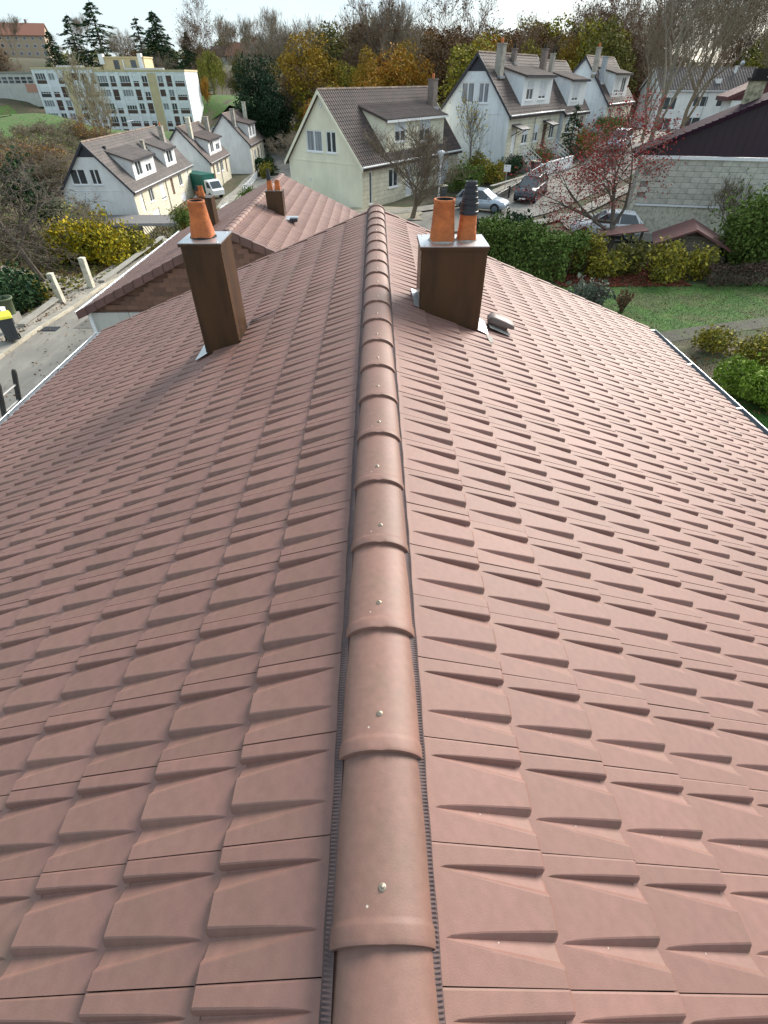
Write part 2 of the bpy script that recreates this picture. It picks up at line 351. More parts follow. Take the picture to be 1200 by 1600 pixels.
XX, YY = np.meshgrid(gx, gy); ZZ = ground(XX, YY)
nX, nY = len(gx), len(gy)
idx = np.arange(nX * nY).reshape(nY, nX)
F = np.stack([idx[:-1, :-1], idx[:-1, 1:], idx[1:, 1:], idx[1:, :-1]], -1).reshape(-1, 4)
ter = ob('ground', npmesh('ground', np.stack([XX, YY, ZZ], -1).reshape(-1, 3), F, EARTH, smooth=True), kind='structure')

def drape(name, poly_rows, m, lift=.05, **kw):
    """poly_rows: list of rows of (x, y); a sheet laid over the terrain"""
    V = []; nr = len(poly_rows); nc = len(poly_rows[0])
    for row in poly_rows:
        for x, y in row: V.append((x, y, gz(x, y) + lift))
    F = [(i * nc + j, i * nc + j + 1, (i + 1) * nc + j + 1, (i + 1) * nc + j) for i in range(nr - 1) for j in range(nc - 1)]
    return ob(name, npmesh(name, V, F, m, smooth=True), **kw)
def ribbon(path, w0, w1, step=1.0, nc=5):
    """rows across a path between offsets w0 and w1 (positive = right of travel)"""
    pts = [Vector(p) for p in path]; rows = []
    fine = []
    for i in range(len(pts) - 1):
        n = max(1, int((pts[i + 1] - pts[i]).length / step))
        for k in range(n): fine.append(pts[i].lerp(pts[i + 1], k / n))
    fine.append(pts[-1])
    for it in range(8): fine = [fine[0]] + [(fine[i - 1] + fine[i] * 2 + fine[i + 1]) / 4 for i in range(1, len(fine) - 1)] + [fine[-1]]
    for i, p in enumerate(fine):
        d = (fine[min(i + 1, len(fine) - 1)] - fine[max(i - 1, 0)]).normalized(); nrm = Vector((d.y, -d.x))
        rows.append([tuple(p + nrm * (w0 + (w1 - w0) * j / (nc - 1))) for j in range(nc)])
    return rows
street1 = [(-11.6, -40), (-11.6, 20), (-11.8, 33), (-12.4, 46), (-14.5, 60), (-16.2, 80), (-16.5, 110), (-30, 140), (-48, 170)]
drape('road', ribbon(street1, -3.1, 3.2), ASPH, .06, kind='structure')
drape('pavement', ribbon(street1, -4.9, -3.22), PAVE, .13, kind='structure')
drape('pavement', ribbon(street1, 3.32, 4.6), PAVE, .13, kind='structure')
street2 = [(-9.5, 38.5), (-3, 39.5), (4, 41.5), (11.8, 46.5), (20.5, 57.0), (31, 72), (40, 84), (52, 100), (70, 122)]
drape('road', ribbon(street2, -3.0, 3.0), ASPH, .07, kind='structure')
r2 = drape('pavement', ribbon(street2, -4.6, -3.12), PAVE, .15, kind='structure')
r2b = drape('pavement', ribbon(street2, 4.12, 5.2), PAVE, .15, kind='structure')
# kerb stones, each a block, beside the two streets
def kerbs(path, off, y0, y1, parent_name='kerb'):
    root = ob(parent_name, MB().mesh('kerb', KERB), kind='structure')
    b = MB(); b.box(-.49, .49, -.07, .07, -.2, .0); me = b.mesh('kerb_stone', KERB)
    rows = ribbon(path, off, off + .01, 1.0, 2)
    for i in range(len(rows) - 1):
        p, q = rows[i][0], rows[i + 1][0]
        if not (y0 < p[1] < y1): continue
        n = max(1, round(math.dist(p, q) / 1.0)); 
        o = ob('kerb_stone', me, root, ((p[0] + q[0]) / 2, (p[1] + q[1]) / 2, gz((p[0] + q[0]) / 2, (p[1] + q[1]) / 2) + .155))
        L = math.dist(p, q); o.scale = (L / 1.0, 1, 1)
        o.rotation_euler = (0, -math.atan2(gz(*q) - gz(*p), L), math.atan2(q[1] - p[1], q[0] - p[0]))
    return root
kerbs(street1, -3.16, 4, 58); kerbs(street2, -4.06, 30, 90)
b = MB(); b.box(-.35, .35, -.25, .25, 0, .02); 
for k in range(6): b.box(-.3 + k * .11, -.25 + k * .11, -.2, .2, .02, .03)
o = b.build('drain_cover', PIPE, loc=(-14.35, 21.8, gz(-14.35, 21.8) + .065)); o['label'] = 'dark iron drain grating in the road beside the kerb'; o['category'] = 'drain cover'

# lawns and bare ground patches
def patch(name, x0, x1, y0, y1, m, lift, ragged=.8, step=1.0, **kw):
    rr = random.Random(len(name) + int(x0)); rows = []
    ny = max(2, int((y1 - y0) / step)); nx = max(2, int((x1 - x0) / step))
    for j in range(ny + 1):
        y = y0 + (y1 - y0) * j / ny; row = []
        for i in range(nx + 1):
            x = x0 + (x1 - x0) * i / nx; e = ragged if (i in (0, nx) or j in (0, ny)) else 0
            row.append((x + rr.uniform(-e, e), y + rr.uniform(-e, e)))
        rows.append(row)
    return drape(name, rows, m, lift, **kw)
drape('flower_bed', ribbon([(4.6, 15.5), (8, 16.8), (12.5, 18.4), (18, 20.0), (30, 23.4)], -1.7, 1.9), EARTH, .07, kind='structure')
patch('lawn', 5.4, 42, 18.0, 27.4, GRASSM, .06, .15, kind='structure')
patch('lawn', 5.4, 42, 3, 18.0, GRASSM, .055, .3, kind='structure')
patch('lawn', -10.5, -4, 44.5, 54, GRASSM, .05, .3, kind='structure')
patch('lawn', -20, -17.2, 66, 96, GRASSM, .05, .3, kind='structure')
patch('lawn', -150, -100, 118, 205, GRASSM, .12, 3, 4, kind='structure')
patch('lawn', -99, -45, 120, 196, GRASSM, .12, 3, 4, kind='structure')
patch('lawn', -72, -36, 208, 262, GRASSM, .12, 3, 4, kind='structure')
patch('lawn', 20, 33, 62, 66, GRASSM, .06, .4, kind='structure')
drape('path', ribbon([(4.6, 17.6), (8, 18.9), (12.5, 20.5), (18, 22.1), (30, 25.5)], -.55, .45), mat('dark_path', (.065, .062, .048), rough=.95, var=.25, scale=3, col2=(.06, .07, .035), mix_scale=1.5), .085, kind='structure')
patch('driveway', -26, -15.6, 28.2, 31.2, PAVE, .10, .15, kind='structure')
patch('driveway', -3, 3.5, 42.6, 46.6, mat('gravel_yard', (.36, .32, .24), rough=.95, var=.2, scale=8), .13, .2, kind='structure')
patch('driveway', 13.5, 24, 35.6, 44, ASPH, .10, .2, kind='structure')
patch('path', -62, -38, 196, 199.5, ASPH, .14, .3, 2, kind='structure')
# ------------------------------------------------------------------ the tile
TL, TS, TH = 0.2938, 0.3433, 0.385      # width along the ridge, exposure down the slope, pitch (tangent)
RH0 = CAMZ - 1.55                        # roof plane height at the ridge line
th = math.atan(TH)
def tile_arrays():
    svals = [-.025, .014, .030, .06, .11, .17, .24, .29, .330, TS - .002]
    V = []; nc = None
    for s in svals:
        base = .003 + .027 * max(s, 0) / TS
        if s > TS - .004: base -= .009
        wv = min(1, max(0, (s - .014) / (TS - .014)))
        cols = [(.0013, base)]
        for ac, dmax, fw in ((.088, .0245, .021), (.236, .0275, .014)):
            dp = min(dmax * wv ** .55, base + .002)
            q_ = min(1, wv * 5) + .02; near, val, far = ac - .001 - .050 * wv, ac + .001 * wv, ac + .001 + fw * wv ** .5
            cols += [(near - .004 * q_, base), (near, base - .03 * dp), (near + .012 * wv, base - .5 * dp), (val - .002 * q_ * wv, base - dp), (val + .002 * q_ * wv, base - dp), (far - .002 * q_ * wv, base - .10 * dp), (far + .003 * q_, base)]
        cols += [(TL - .006, base), (TL - .0013, base - .0015)]
        nc = len(cols); V += [(a, s, n) for a, n in cols]
    nr = len(svals); F = [(i * nc + j, i * nc + j + 1, (i + 1) * nc + j + 1, (i + 1) * nc + j) for i in range(nr - 1) for j in range(nc - 1)]
    # tail skirt and side skirts
    o = len(V); last = (nr - 1) * nc
    V += [(V[last + j][0], TS, -.004) for j in range(nc)]
    F += [(last + j, last + j + 1, o + j + 1, o + j) for j in range(nc - 1)]
    for j, flip in ((0, 0), (nc - 1, 1)):
        o = len(V); V += [(V[i * nc + j][0], V[i * nc + j][1], -.006) for i in range(nr)]
        for i in range(nr - 1):
            q = (i * nc + j, (i + 1) * nc + j, o + i + 1, o + i); F.append(q if not flip else q[::-1])
    return np.array(V), np.array(F)
TV, TF = tile_arrays()
def tile_xf(V, side, flat=False):
    """tile (along ridge a, down slope s, normal n) -> world axes for the slope on side -1 / +1"""
    a, s, n = V[:, 0], V[:, 1], V[:, 2]
    x = side * (s * math.cos(th) + n * math.sin(th)); z = -s * math.sin(th) + n * math.cos(th)
    return np.stack([x, a, z], 1)
def tile_faces(side): return TF if side > 0 else TF[:, ::-1]

house = thing('house', 'house whose wide reddish brown tiled roof with ridge fills the picture', 'house')
NC, NCOL0, NCOL1 = 15, -9, 30            # courses; columns
JY0 = .155; X1 = .465; DX = TS * math.cos(th)
def tile_origin(k, c, side):
    """upper edge of course c (0 = at the ridge)"""
    x = X1 + (c - 1) * DX
    return (side * x, JY0 + (0 if side < 0 else -.02) + k * TL, RH0 - TH * x)
slots = []
cv = Vector(cam.location)
for side in (-1, 1):
    for c in range(NC):
        for k in range(NCOL0, NCOL1):
            p = Vector(tile_origin(k, c, side)); p2 = p + Vector((side * DX / 2, TL / 2, -TH * DX / 2))
            v = p2 - cv; pr = (cam.rotation_euler.to_matrix().transposed() @ v)
            inview = pr.z < -.1 and abs(pr.x / -pr.z) < .80 and abs(pr.y / -pr.z) < 1.07
            slots.append((v.length if inview else 99 + v.length, side, c, k, p))
slots.sort(key=lambda t: t[0])
single = set((s, c, k) for _, s, c, k, _ in slots[:298])
tmesh = {}
for side in (-1, 1):
    tmesh[side] = npmesh('roof_tile', tile_xf(TV, side), tile_faces(side), TILE)
rng = np.random.default_rng(5)
field = {-1: ([], []), 1: ([], [])}
blocked = lambda x, y: (-1.80 < x < -1.5 and 5.2 < y < 5.5) or (.45 < x < .98 and 4.95 < y < 5.25)
for _, side, c, k, p in slots:
    jn = rng.uniform(-.0012, .0018); jr = rng.normal() * .0016
    if (side, c, k) in single:
        o = ob('roof_tile', tmesh[side], house, (p.x, p.y, p.z + jn)); o.rotation_euler = (jr, 0, jr * 1.2)
    else:
        V = TV.copy(); V[:, 2] += jn + (V[:, 0]) * jr
        V = tile_xf(V, side) + np.array(p)
        vs, fs = field[side]; fs.append(tile_faces(side) + len(vs) * len(TV)); vs.append(V)
for side in (-1, 1):
    vs, fs = field[side]
    ob('roof_tile_field', npmesh('roof_tile_field', np.concatenate(vs), np.concatenate(fs), TILE), house, kind='stuff')
YN, YF = JY0 + NCOL0 * TL, JY0 + NCOL1 * TL
EX = X1 + (NC - 1) * DX                  # eave x
b = MB()
for side in (-1, 1):
    xe = EX + .0
    b.hexa([(0, YN, RH0 - .10), (side * xe, YN, RH0 - TH * xe - .10), (side * xe, YF - .01, RH0 - TH * xe - .10), (0, YF - .01, RH0 - .10),
            (0, YN, RH0 - .012), (side * xe, YN, RH0 - TH * xe - .012), (side * xe, YF - .01, RH0 - TH * xe - .012), (0, YF - .01, RH0 - .012)])
b.build('roof_deck', DECK, house)
# house body below the roof
b = MB(); wx = EX - .35; ze = RH0 - TH * wx - .12
yn, yf = YN + .25, YF - .25
pts = [(-wx, ze), (-wx, -1.5), (wx, -1.5), (wx, ze), (0, RH0 - .13)]
vs = [(x, yn, z) for x, z in pts] + [(x, yf, z) for x, z in pts]
b.add(vs, [(0, 1, 2, 3, 4), (9, 8, 7, 6, 5), (0, 5, 6, 1), (1, 6, 7, 2), (2, 7, 8, 3), (3, 8, 9, 4), (4, 9, 5, 0)])
b.build('wall', WNEIGH, house)
# far verge trim
for side in (-1, 1):
    for i in range(15):
        x0 = .02 + i * EX / 15; x1 = x0 + EX / 15 + .01
        q = MB(); lf = .012
        q.hexa([(side * x0, YF - .05, RH0 - TH * x0 - .16), (side * x1, YF - .05, RH0 - TH * x1 - .16), (side * x1, YF + .03, RH0 - TH * x1 - .16), (side * x0, YF + .03, RH0 - TH * x0 - .16),
                (side * x0, YF - .05, RH0 - TH * x0 + .02), (side * x1, YF - .05, RH0 - TH * x1 + .02 + lf), (side * x1, YF + .03, RH0 - TH * x1 + .02 + lf), (side * x0, YF + .03, RH0 - TH * x0 + .02)])
        q.build('verge_tile', TILE, house)

# ridge tiles
def ridge_mesh():
    L = .435; b = MB(); n = 18
    prof = []   # (y, radial growth)
    for y, g in ((0, .0025), (.003, .0036), (.010, .0040), (.034, .0038), (.040, .0032), (.046, .0010), (.054, .0), (.25, -.001), (L + .03, -.006)):
        prof.append((y, g))
    rings = []
    for y, g in prof:
        ring = []
        for i in range(n + 1):
            t = i / n; a = math.pi * (t - .5) * 1.0
            hx = .1265 + g; hz = .094 + g
            x = hx * math.sin(a); z = hz * (math.cos(a)) ** .85
            if i in (0, n): x = math.copysign(hx + .004, x); z = -.006
            # small stamped notch at the crest of the collar
            if abs(i - n / 2) < .6 and -1 < y < .03: z -= .005
            ring.append((x, y, z))
        rings.append(ring)
    vs = [v for r_ in rings for v in r_]; m = n + 1
    fs = [(i * m + j, i * m + j + 1, (i + 1) * m + j + 1, (i + 1) * m + j) for i in range(len(rings) - 1) for j in range(m - 1)]
    fs = [f[::-1] for f in fs]
    b.add(vs, fs)
    # thickness at the near end
    inner = [(x * .90, 0.0, (z - .006) * .88 - .002) for x, y, z in rings[0]]
    b.add(rings[0] + inner, [(j, j + 1, m + j + 1, m + j) for j in range(m - 1)])
    inner2 = [(x, .05, z) for x, y, z in inner]
    b.add(inner + inner2, [(j, j + 1, m + j + 1, m + j) for j in range(m - 1)])
    return b.mesh('ridge_tile', RIDGE, True)
rm = ridge_mesh()
mod_sharp = rm
b = MB(); b.lathe([(.0001, .009), (.004, .0085), (.005, .0055), (.006, .004), (.009, .0035), (.010, .0015), (.0105, 0)], 12); sm = b.mesh('ridge_screw', SCREW, True)
ZR = CAMZ - 1.5 - .094
for k in range(-6, 21):
    y = .195 + .435 * k
    o = ob('ridge_tile', rm, house, (rnd.uniform(-.0025, .0025) + .004, y, ZR + .013))
    o.rotation_euler = (R(-1.25) + rnd.uniform(-.004, .004), rnd.uniform(-.01, .01), rnd.uniform(-.006, .006))
    if k == 20: o.scale = (1, .25, 1)
    elif k > -3: ob('ridge_screw', sm, o, (rnd.uniform(-.006, .006), .112 + rnd.uniform(-.006, .006), .0925))
# end cap at the far end of the ridge
b = MB(); n = 14
vs = [(0.133 * math.sin(math.pi * (i / n - .5)), 0, .1 * math.cos(math.pi * (i / n - .5))) for i in range(n + 1)]
b.add([(x, y, z) for x, y, z in vs] + [(x, .03, z) for x, y, z in vs], [tuple(range(n + 1)), tuple(range(2 * n + 1, n, -1))] + [(i, n + 1 + i, n + 2 + i, i + 1) for i in range(n)])
b.build('ridge_end_cap', RIDGE, house, loc=(.004, 9.0, ZR + .004))
# ribbed ventilation strip each side of the ridge tiles
for side in (-1, 1):
    vs = []; n = int((9.0 - YN) / .0046)
    for i in range(n):
        y = YN + i * .0046; hgt = (.0045 if (i // 1) % 2 else .0) 
        wob = .0012 * math.sin(y * 9) + .001 * math.sin(y * 31)
        xo = .1400 + wob
        z0 = RH0 - TH * .115 + .034; z1 = RH0 - TH * xo + .031
        vs += [(side * .112, y, z0 + .012), (side * .135, y, (z0 + z1) / 2 + .006 + hgt), (side * (xo - .006), y, z1 + .002 + hgt), (side * xo, y, z1 - .004)]
    V = np.array(vs); I = np.arange(n - 1) * 4
    F = np.concatenate([np.stack([I + j, I + j + 1, I + 5 + j, I + 4 + j], 1) for j in range(3)])
    ob('ridge_vent_strip', npmesh('ridge_vent_strip', V, F, FLASH), house)

# gutters
for side in (-1, 1):
    b = MB(); gxp = EX + .07; gzz = RH0 - TH * EX - .035; vs = []; n = 10; r_ = .085
    ys = [YN + i * (YF - YN) / 24 for i in range(25)]
    for y in ys:
        for i in range(n + 1):
            a = math.pi * i / n; vs.append((side * (gxp - r_ * math.cos(a)), y, gzz - r_ * math.sin(a)))
    m = n + 1
    b.add(vs, [(i * m + j, i * m + j + 1, (i + 1) * m + j + 1, (i + 1) * m + j) for i in range(24) for j in range(n)])
    g = b.build('gutter', ZINCD, house, True)
    q = MB(); q.tube([(side * (gxp + r_ + .006), y, gzz + .006) for y in ys], [.011] * 25, 8); q.build('gutter_rim', ZINC, g, True)
    q = MB()
    for y in ys[::3]: q.box(min(side * (gxp - r_), side * (gxp + r_)), max(side * (gxp - r_), side * (gxp + r_)), y - .012, y + .012, gzz + .002, gzz + .006)
    q.build('gutter_bracket', ZINC, g)

# chimneys of the house
def pot_mesh(wb, wt, h, m=CLAY):
    b = MB(); n = 24; rings = []
    for f, ex in ((0, .05), (.22, .08), (.36, .5), (.50, .9), (.6, 1), (.92, 1), (.94, 1.0), (1.0, 1.0)):
        rad = (wb + (wt - wb) * f) / 2; 
        if f > .93: rad *= 1.04
        ring = []
        for k in range(n):
            t = 2 * math.pi * (k + .5) / n; c_, s_ = math.cos(t), math.sin(t)
            sq = min(1 / max(abs(c_), abs(s_)), 1.16); rr = rad * (ex + (1 - ex) * sq)
            ring.append((rr * c_, rr * s_, f * h))
        rings.append(ring)
    top = rings[-1]
    rings.append([(x * .84, y * .84, z) for x, y, z in top]); rings.append([(x * .80, y * .80, z - h * .35) for x, y, z in top])
    vs = [v for r_ in rings for v in r_]
    fs = [(i * n + k, i * n + (k + 1) % n, (i + 1) * n + (k + 1) % n, (i + 1) * n + k) for i in range(len(rings) - 1) for k in range(n)]
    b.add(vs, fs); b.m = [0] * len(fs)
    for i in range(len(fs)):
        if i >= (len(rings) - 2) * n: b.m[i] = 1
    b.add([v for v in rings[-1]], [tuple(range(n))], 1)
    return b.mesh('chimney_pot', [m, SOOT], True)
def chimney(parent, x0, x1, y0, y1, zb, zt, pots, cap_m=ALU, lip=.014, rivets=True, flashing=True):
    b = MB(); r_ = .012
    # folded lacquered steel casing with slightly rounded arrises
    ring = [(x0 + r_, y0), (x1 - r_, y0), (x1, y0 + r_), (x1, y1 - r_), (x1 - r_, y1), (x0 + r_, y1), (x0, y1 - r_), (x0, y0 + r_)]
    vs = [(x, y, zb) for x, y in ring] + [(x, y, zt) for x, y in ring]
    b.add(vs, [(i, (i + 1) % 8, 8 + (i + 1) % 8, 8 + i) for i in range(8)])
    b.box(x1 - .03, x1 + .0025, y0 - .0025, y0 + .03, zb + .0, zt - .03)      # folded corner seam
    if rivets:
        for k in range(5):
            z = zt - .1 - k * (zt - zb - .2) / 4.5
            b.tube([(x1 + .002, y0 + .05, z), (x1 + .006, y0 + .05, z)], [.006, .004], 8)
            b.tube([(x0 - .002, y0 + .05, z), (x0 - .006, y0 + .05, z)], [.006, .004], 8)
    ch = b.build('chimney', BROWN, parent)
    q = MB(); q.box(x0 - lip, x1 + lip, y0 - lip, y1 + lip, zt - .028, zt - .001); q.build('cap_lip', BROWN, ch)
    q = MB(); q.box(x0 - lip + .002, x1 + lip - .002, y0 - lip + .002, y1 + lip - .002, zt - .001, zt + .006)
    if rivets:
        for xx in (x0 + .03, x1 - .03):
            for yy in (y0 + .03, y1 - .03): q.tube([(xx, yy, zt + .006), (xx, yy, zt + .011)], [.008, .006], 8)
    q.build('chimney_cap', cap_m, ch)
    for p in pots:
        px_, py_, wb, wt, h = p[:5]
        ob('chimney_pot', pot_mesh(wb, wt, h), ch, (px_, py_, zt + .006))
        q = MB(); q.lathe([(wb * .60, 0), (wb * .57, .010), (wb * .5, .014)], 14); o = q.build('pot_mortar', MORT if p[0] > 0 else SOOT, ch, True, (px_, py_, zt + .005))
        if len(p) > 5:
            q = MB(); z = 0; rr = p[5]; prof = []
            for i in range(5):
                hh = h * (.34 if i == 0 else .20); prof += [(rr - .004, z), (rr + .003, z + .002), (rr + .003, z + hh * .35), (rr - .001, z + hh * .40), (rr - .002, z + hh)]
                z += hh; rr -= .0075
            prof += [(rr - .004, z), (rr - .012, z - .05)]
            q.lathe(prof, 20); q.build('flue_pipe', PIPE, ch, False, (px_, py_, zt + h - .005))
    return ch
zpl = lambda x: RH0 - TH * abs(x)
chL = chimney(house, -1.83, -1.455, 5.12, 5.57, zpl(1.83) - .12, CAMZ - 1.16, [(-1.665, 5.36, .215, .15, .30)])
chR = chimney(house, .41, 1.012, 4.93, 5.36, zpl(1.01) - .12, CAMZ - 1.15, [(.615, 5.15, .225, .185, .33), (.845, 5.17, .175, .15, .22, .083)])
def plate(parent, name, pts, m, th_=.004):
    b = MB(); n = len(pts); vs = [(x, y, zpl(x) + .036 + dz) for x, y, dz in pts] + [(x, y, zpl(x) + .036 + dz + th_) for x, y, dz in pts]
    b.add(vs, [tuple(range(n))[::-1], tuple(range(n, 2 * n))] + [(i, (i + 1) % n, n + (i + 1) % n, n + i) for i in range(n)])
    return b.build(name, m, parent)
plate(chL, 'flashing', [(-1.93, 5.02, 0), (-1.81, 5.10, .0), (-1.82, 5.60, 0), (-1.95, 5.62, 0)], ALU)
plate(chL, 'flashing', [(-1.455, 5.13, -.02), (-1.40, 5.16, -.02), (-1.40, 5.60, -.02), (-1.455, 5.60, -.02)], BROWN)
plate(chL, 'dark_gap_strip', [(-1.42, 5.57, .0), (-1.10, 5.62, 0), (-1.10, 5.645, 0), (-1.42, 5.62, .0)], DECK)  # thin dark plate on the tiles; a gap's shade put into its colour
plate(chR, 'flashing', [(1.01, 4.92, 0), (1.12, 4.90, .0), (1.15, 5.28, 0), (1.01, 5.38, 0)], ALU)
plate(chR, 'flashing', [(.36, 4.90, 0), (.41, 4.90, .0), (.41, 5.40, 0), (.36, 5.40, 0)], ALU)
plate(chR, 'flashing', [(1.10, 4.70, -.004), (1.135, 4.72, -.004), (1.16, 4.88, -.004), (1.09, 4.88, -.004)], MORT)
# low ventilation cowl beside the right chimney
b = MB(); rings = []
for s_, wd, hh in ((0, .05, .03), (.015, .063, .052), (.05, .068, .060), (.13, .066, .055), (.19, .060, .045), (.205, .05, .03)):
    ring = []
    for i in range(9):
        t = i / 8; a = math.pi * t; ring.append((s_, -wd * math.copysign(abs(math.cos(a)) ** .45, math.cos(a)), hh * (.25 + .75 * math.sin(a) ** .35) if 0 < i < 8 else .012))
    rings.append(ring)
vs = [v for r_ in rings for v in r_]
fs = [(i * 9 + j, i * 9 + j + 1, (i + 1) * 9 + j + 1, (i + 1) * 9 + j) for i in range(5) for j in range(8)] + [tuple(range(8, -1, -1)), tuple(45 + k for k in range(9))]
b.add(vs, fs); b.box(.02, .16, -.045, .045, -.03, .02)
vx = 1.17
v_ = b.build('roof_vent', BRNV, house, True, (vx, 5.30, zpl(vx) + .055)); v_.scale = (1.45, 1.35, 1.35); v_.rotation_euler = (0, th * .75, R(-8))
plate(house, 'vent_flashing', [(1.18, 5.14, .003), (1.40, 5.12, .003), (1.41, 5.34, .003), (1.18, 5.36, .003)], MORT)

# ------------------------------------------------------------------ neighbour house with the same tiles, gable towards us
NX, NY0, NY1, NZ, NT = -4.12, 15.4, 26.0, 5.14, .445
NE = 4.95
nb = thing('neighbouring_house', 'lower tiled house behind the left chimney with brown shingled gable', 'house', (NX, NY0, 0))
tn = math.atan(NT); ncs, sn = math.cos(tn), math.sin(tn)
for side in (-1, 1):
    vs, fs = [], []; nco = 15; cs = NE / nco; kx = cs / math.cos(tn) / TS; nl = int((NY1 - NY0) / TL)
    q = TV.copy()
    for c in range(nco):
        for k in range(nl):
            V = TV.copy(); V[:, 2] = V[:, 2] * 1.15 + rng.uniform(-.002, .002)
            s_ = V[:, 1] * kx + c * cs / math.cos(tn)
            x = side * (s_ * ncs + V[:, 2] * sn); z = NZ - .02 - s_ * sn + V[:, 2] * ncs; y = V[:, 0] + k * (NY1 - NY0) / nl
            fs.append(tile_faces(side) + len(vs) * len(TV)); vs.append(np.stack([x, y, z], 1))
    ob('roof_tile_field', npmesh('roof_tile_field', np.concatenate(vs), np.concatenate(fs), NEIGH), nb, kind='stuff')
b = MB()
for side in (-1, 1):
    b.hexa([(0, 0, NZ - .15), (side * NE, 0, NZ - NT * NE - .15), (side * NE, NY1 - NY0, NZ - NT * NE - .15), (0, NY1 - NY0, NZ - .15),
            (0, 0, NZ - .035), (side * NE, 0, NZ - NT * NE - .035), (side * NE, NY1 - NY0, NZ - NT * NE - .035), (0, NY1 - NY0, NZ - .035)])
b.build('roof_deck', DECK, nb)
for k in range(25):
    o = ob('ridge_tile', rm, nb, (0, k * .425 - .03, NZ - .06)); o.rotation_euler = (R(-.5), 0, 0)
# verge caps
nv = 15
for side in (-1, 1):
    for i in range(nv):
        x0 = i * NE / nv; x1 = x0 + NE / nv + .015; q = MB(); z0 = NZ - NT * x0 + .035; z1 = NZ - NT * x1 + .055
        q.hexa([(side * x0, -.10, z0 - .22), (side * x1, -.10, z1 - .22), (side * x1, .08, z1 - .22), (side * x0, .08, z0 - .22),
                (side * x0, -.10, z0), (side * x1, -.10, z1), (side * x1, .08, z1), (side * x0, .08, z0)])
        q.build('verge_tile', VERGE, nb)
# shingles on the gable
sb = MB(); sb.box(-.148, .148, -.014, .0, -.128, .0); sb.v = [(x, y - (.010 if z < -.05 else 0), z) for x, y, z in sb.v]; shm = sb.mesh('shingle', SHING)
zb_ = NZ - NT * (NE - .35) - .05
row = 0; z = NZ - .22
while z > zb_:
    hw = (NZ - .19 - z) / NT
    hw = min(hw, NE - .35)
    n = int(2 * hw / .33) + 1; off = .165 if row % 2 else 0
    for i in range(-n // 2 - 1, n // 2 + 2):
        x = i * .33 + off
        if abs(x) + .10 > hw: continue
        o = ob('shingle', shm, nb, (x, .09 + rnd.uniform(-.003, .003), z)); o.scale = (1.1, 1, 1.05)
    z -= .128; row += 1
b = MB(); wx = NE - .35
pts = [(-wx, NZ - NT * wx - .16), (-wx, -4), (wx, -4), (wx, NZ - NT * wx - .16), (0, NZ - .16)]
vs = [(x, .12, z) for x, z in pts] + [(x, NY1 - NY0 - .3, z) for x, z in pts]
b.add(vs, [(0, 1, 2, 3, 4), (9, 8, 7, 6, 5), (0, 5, 6, 1), (1, 6, 7, 2), (2, 7, 8, 3), (3, 8, 9, 4), (4, 9, 5, 0)])
b.build('wall', SHING, nb)
# lower wall in cast panels with open joints
zz = zb_ - .14
for i in range(8):
    for j in range(7):
        x0 = -wx - .02 + i * 1.15; q = MB(); q.box(x0 + .008, min(x0 + 1.142, wx), .06, .13, zz - (j + 1) * .62 + .008, zz - j * .62)
        q.build('wall_panel', WNEIGH, nb)
q = MB(); q.box(-wx - .1, -wx - .0, .0, .10, -3, zz + .1); q.build('corner_post', WHITE, nb)
q = MB(); q.box(-NE - .1, -NE + .02, 0, NY1 - NY0, NZ - NT * NE - .08, NZ - NT * NE - .02); q.tube([(-NE - .1, 0, NZ - NT * NE), (-NE - .1, NY1 - NY0, NZ - NT * NE)], [.02, .02], 6); q.build('gutter', ZINC, nb)
q = MB(); q.box(NE - .02, NE + .1, 0, NY1 - NY0, NZ - NT * NE - .08, NZ - NT * NE - .02); q.build('gutter', ZINC, nb)
nz_ = lambda x: NZ - NT * abs(x)
ch = chimney(nb, .42, .98, 4.1, 4.52, nz_(.98) - .1, 5.44, [(.56, 4.3, .20, .16, .28, .075), (.82, 4.3, .20, .16, .28)], BROWN, rivets=False)
chimney(nb, -1.86, -1.28, 3.6, 4.05, nz_(1.86) - .1, 5.34, [(-1.62, 3.82, .20, .15, .30), (-1.84, 4.2, .14, .13, .12, .08)], BROWN, rivets=False)
b = MB(); b.box(.99, 1.42, 3.8, 4.4, -.02, .01); o = b.build('flashing', ALU, nb, loc=(0, 0, nz_(1.2) + .06)); 
b = MB(); b.box(1.20, 1.45, 3.7, 3.9, .0, .10); b.build('roof_vent', PIPE, nb, loc=(0, 0, nz_(1.3) + .06))

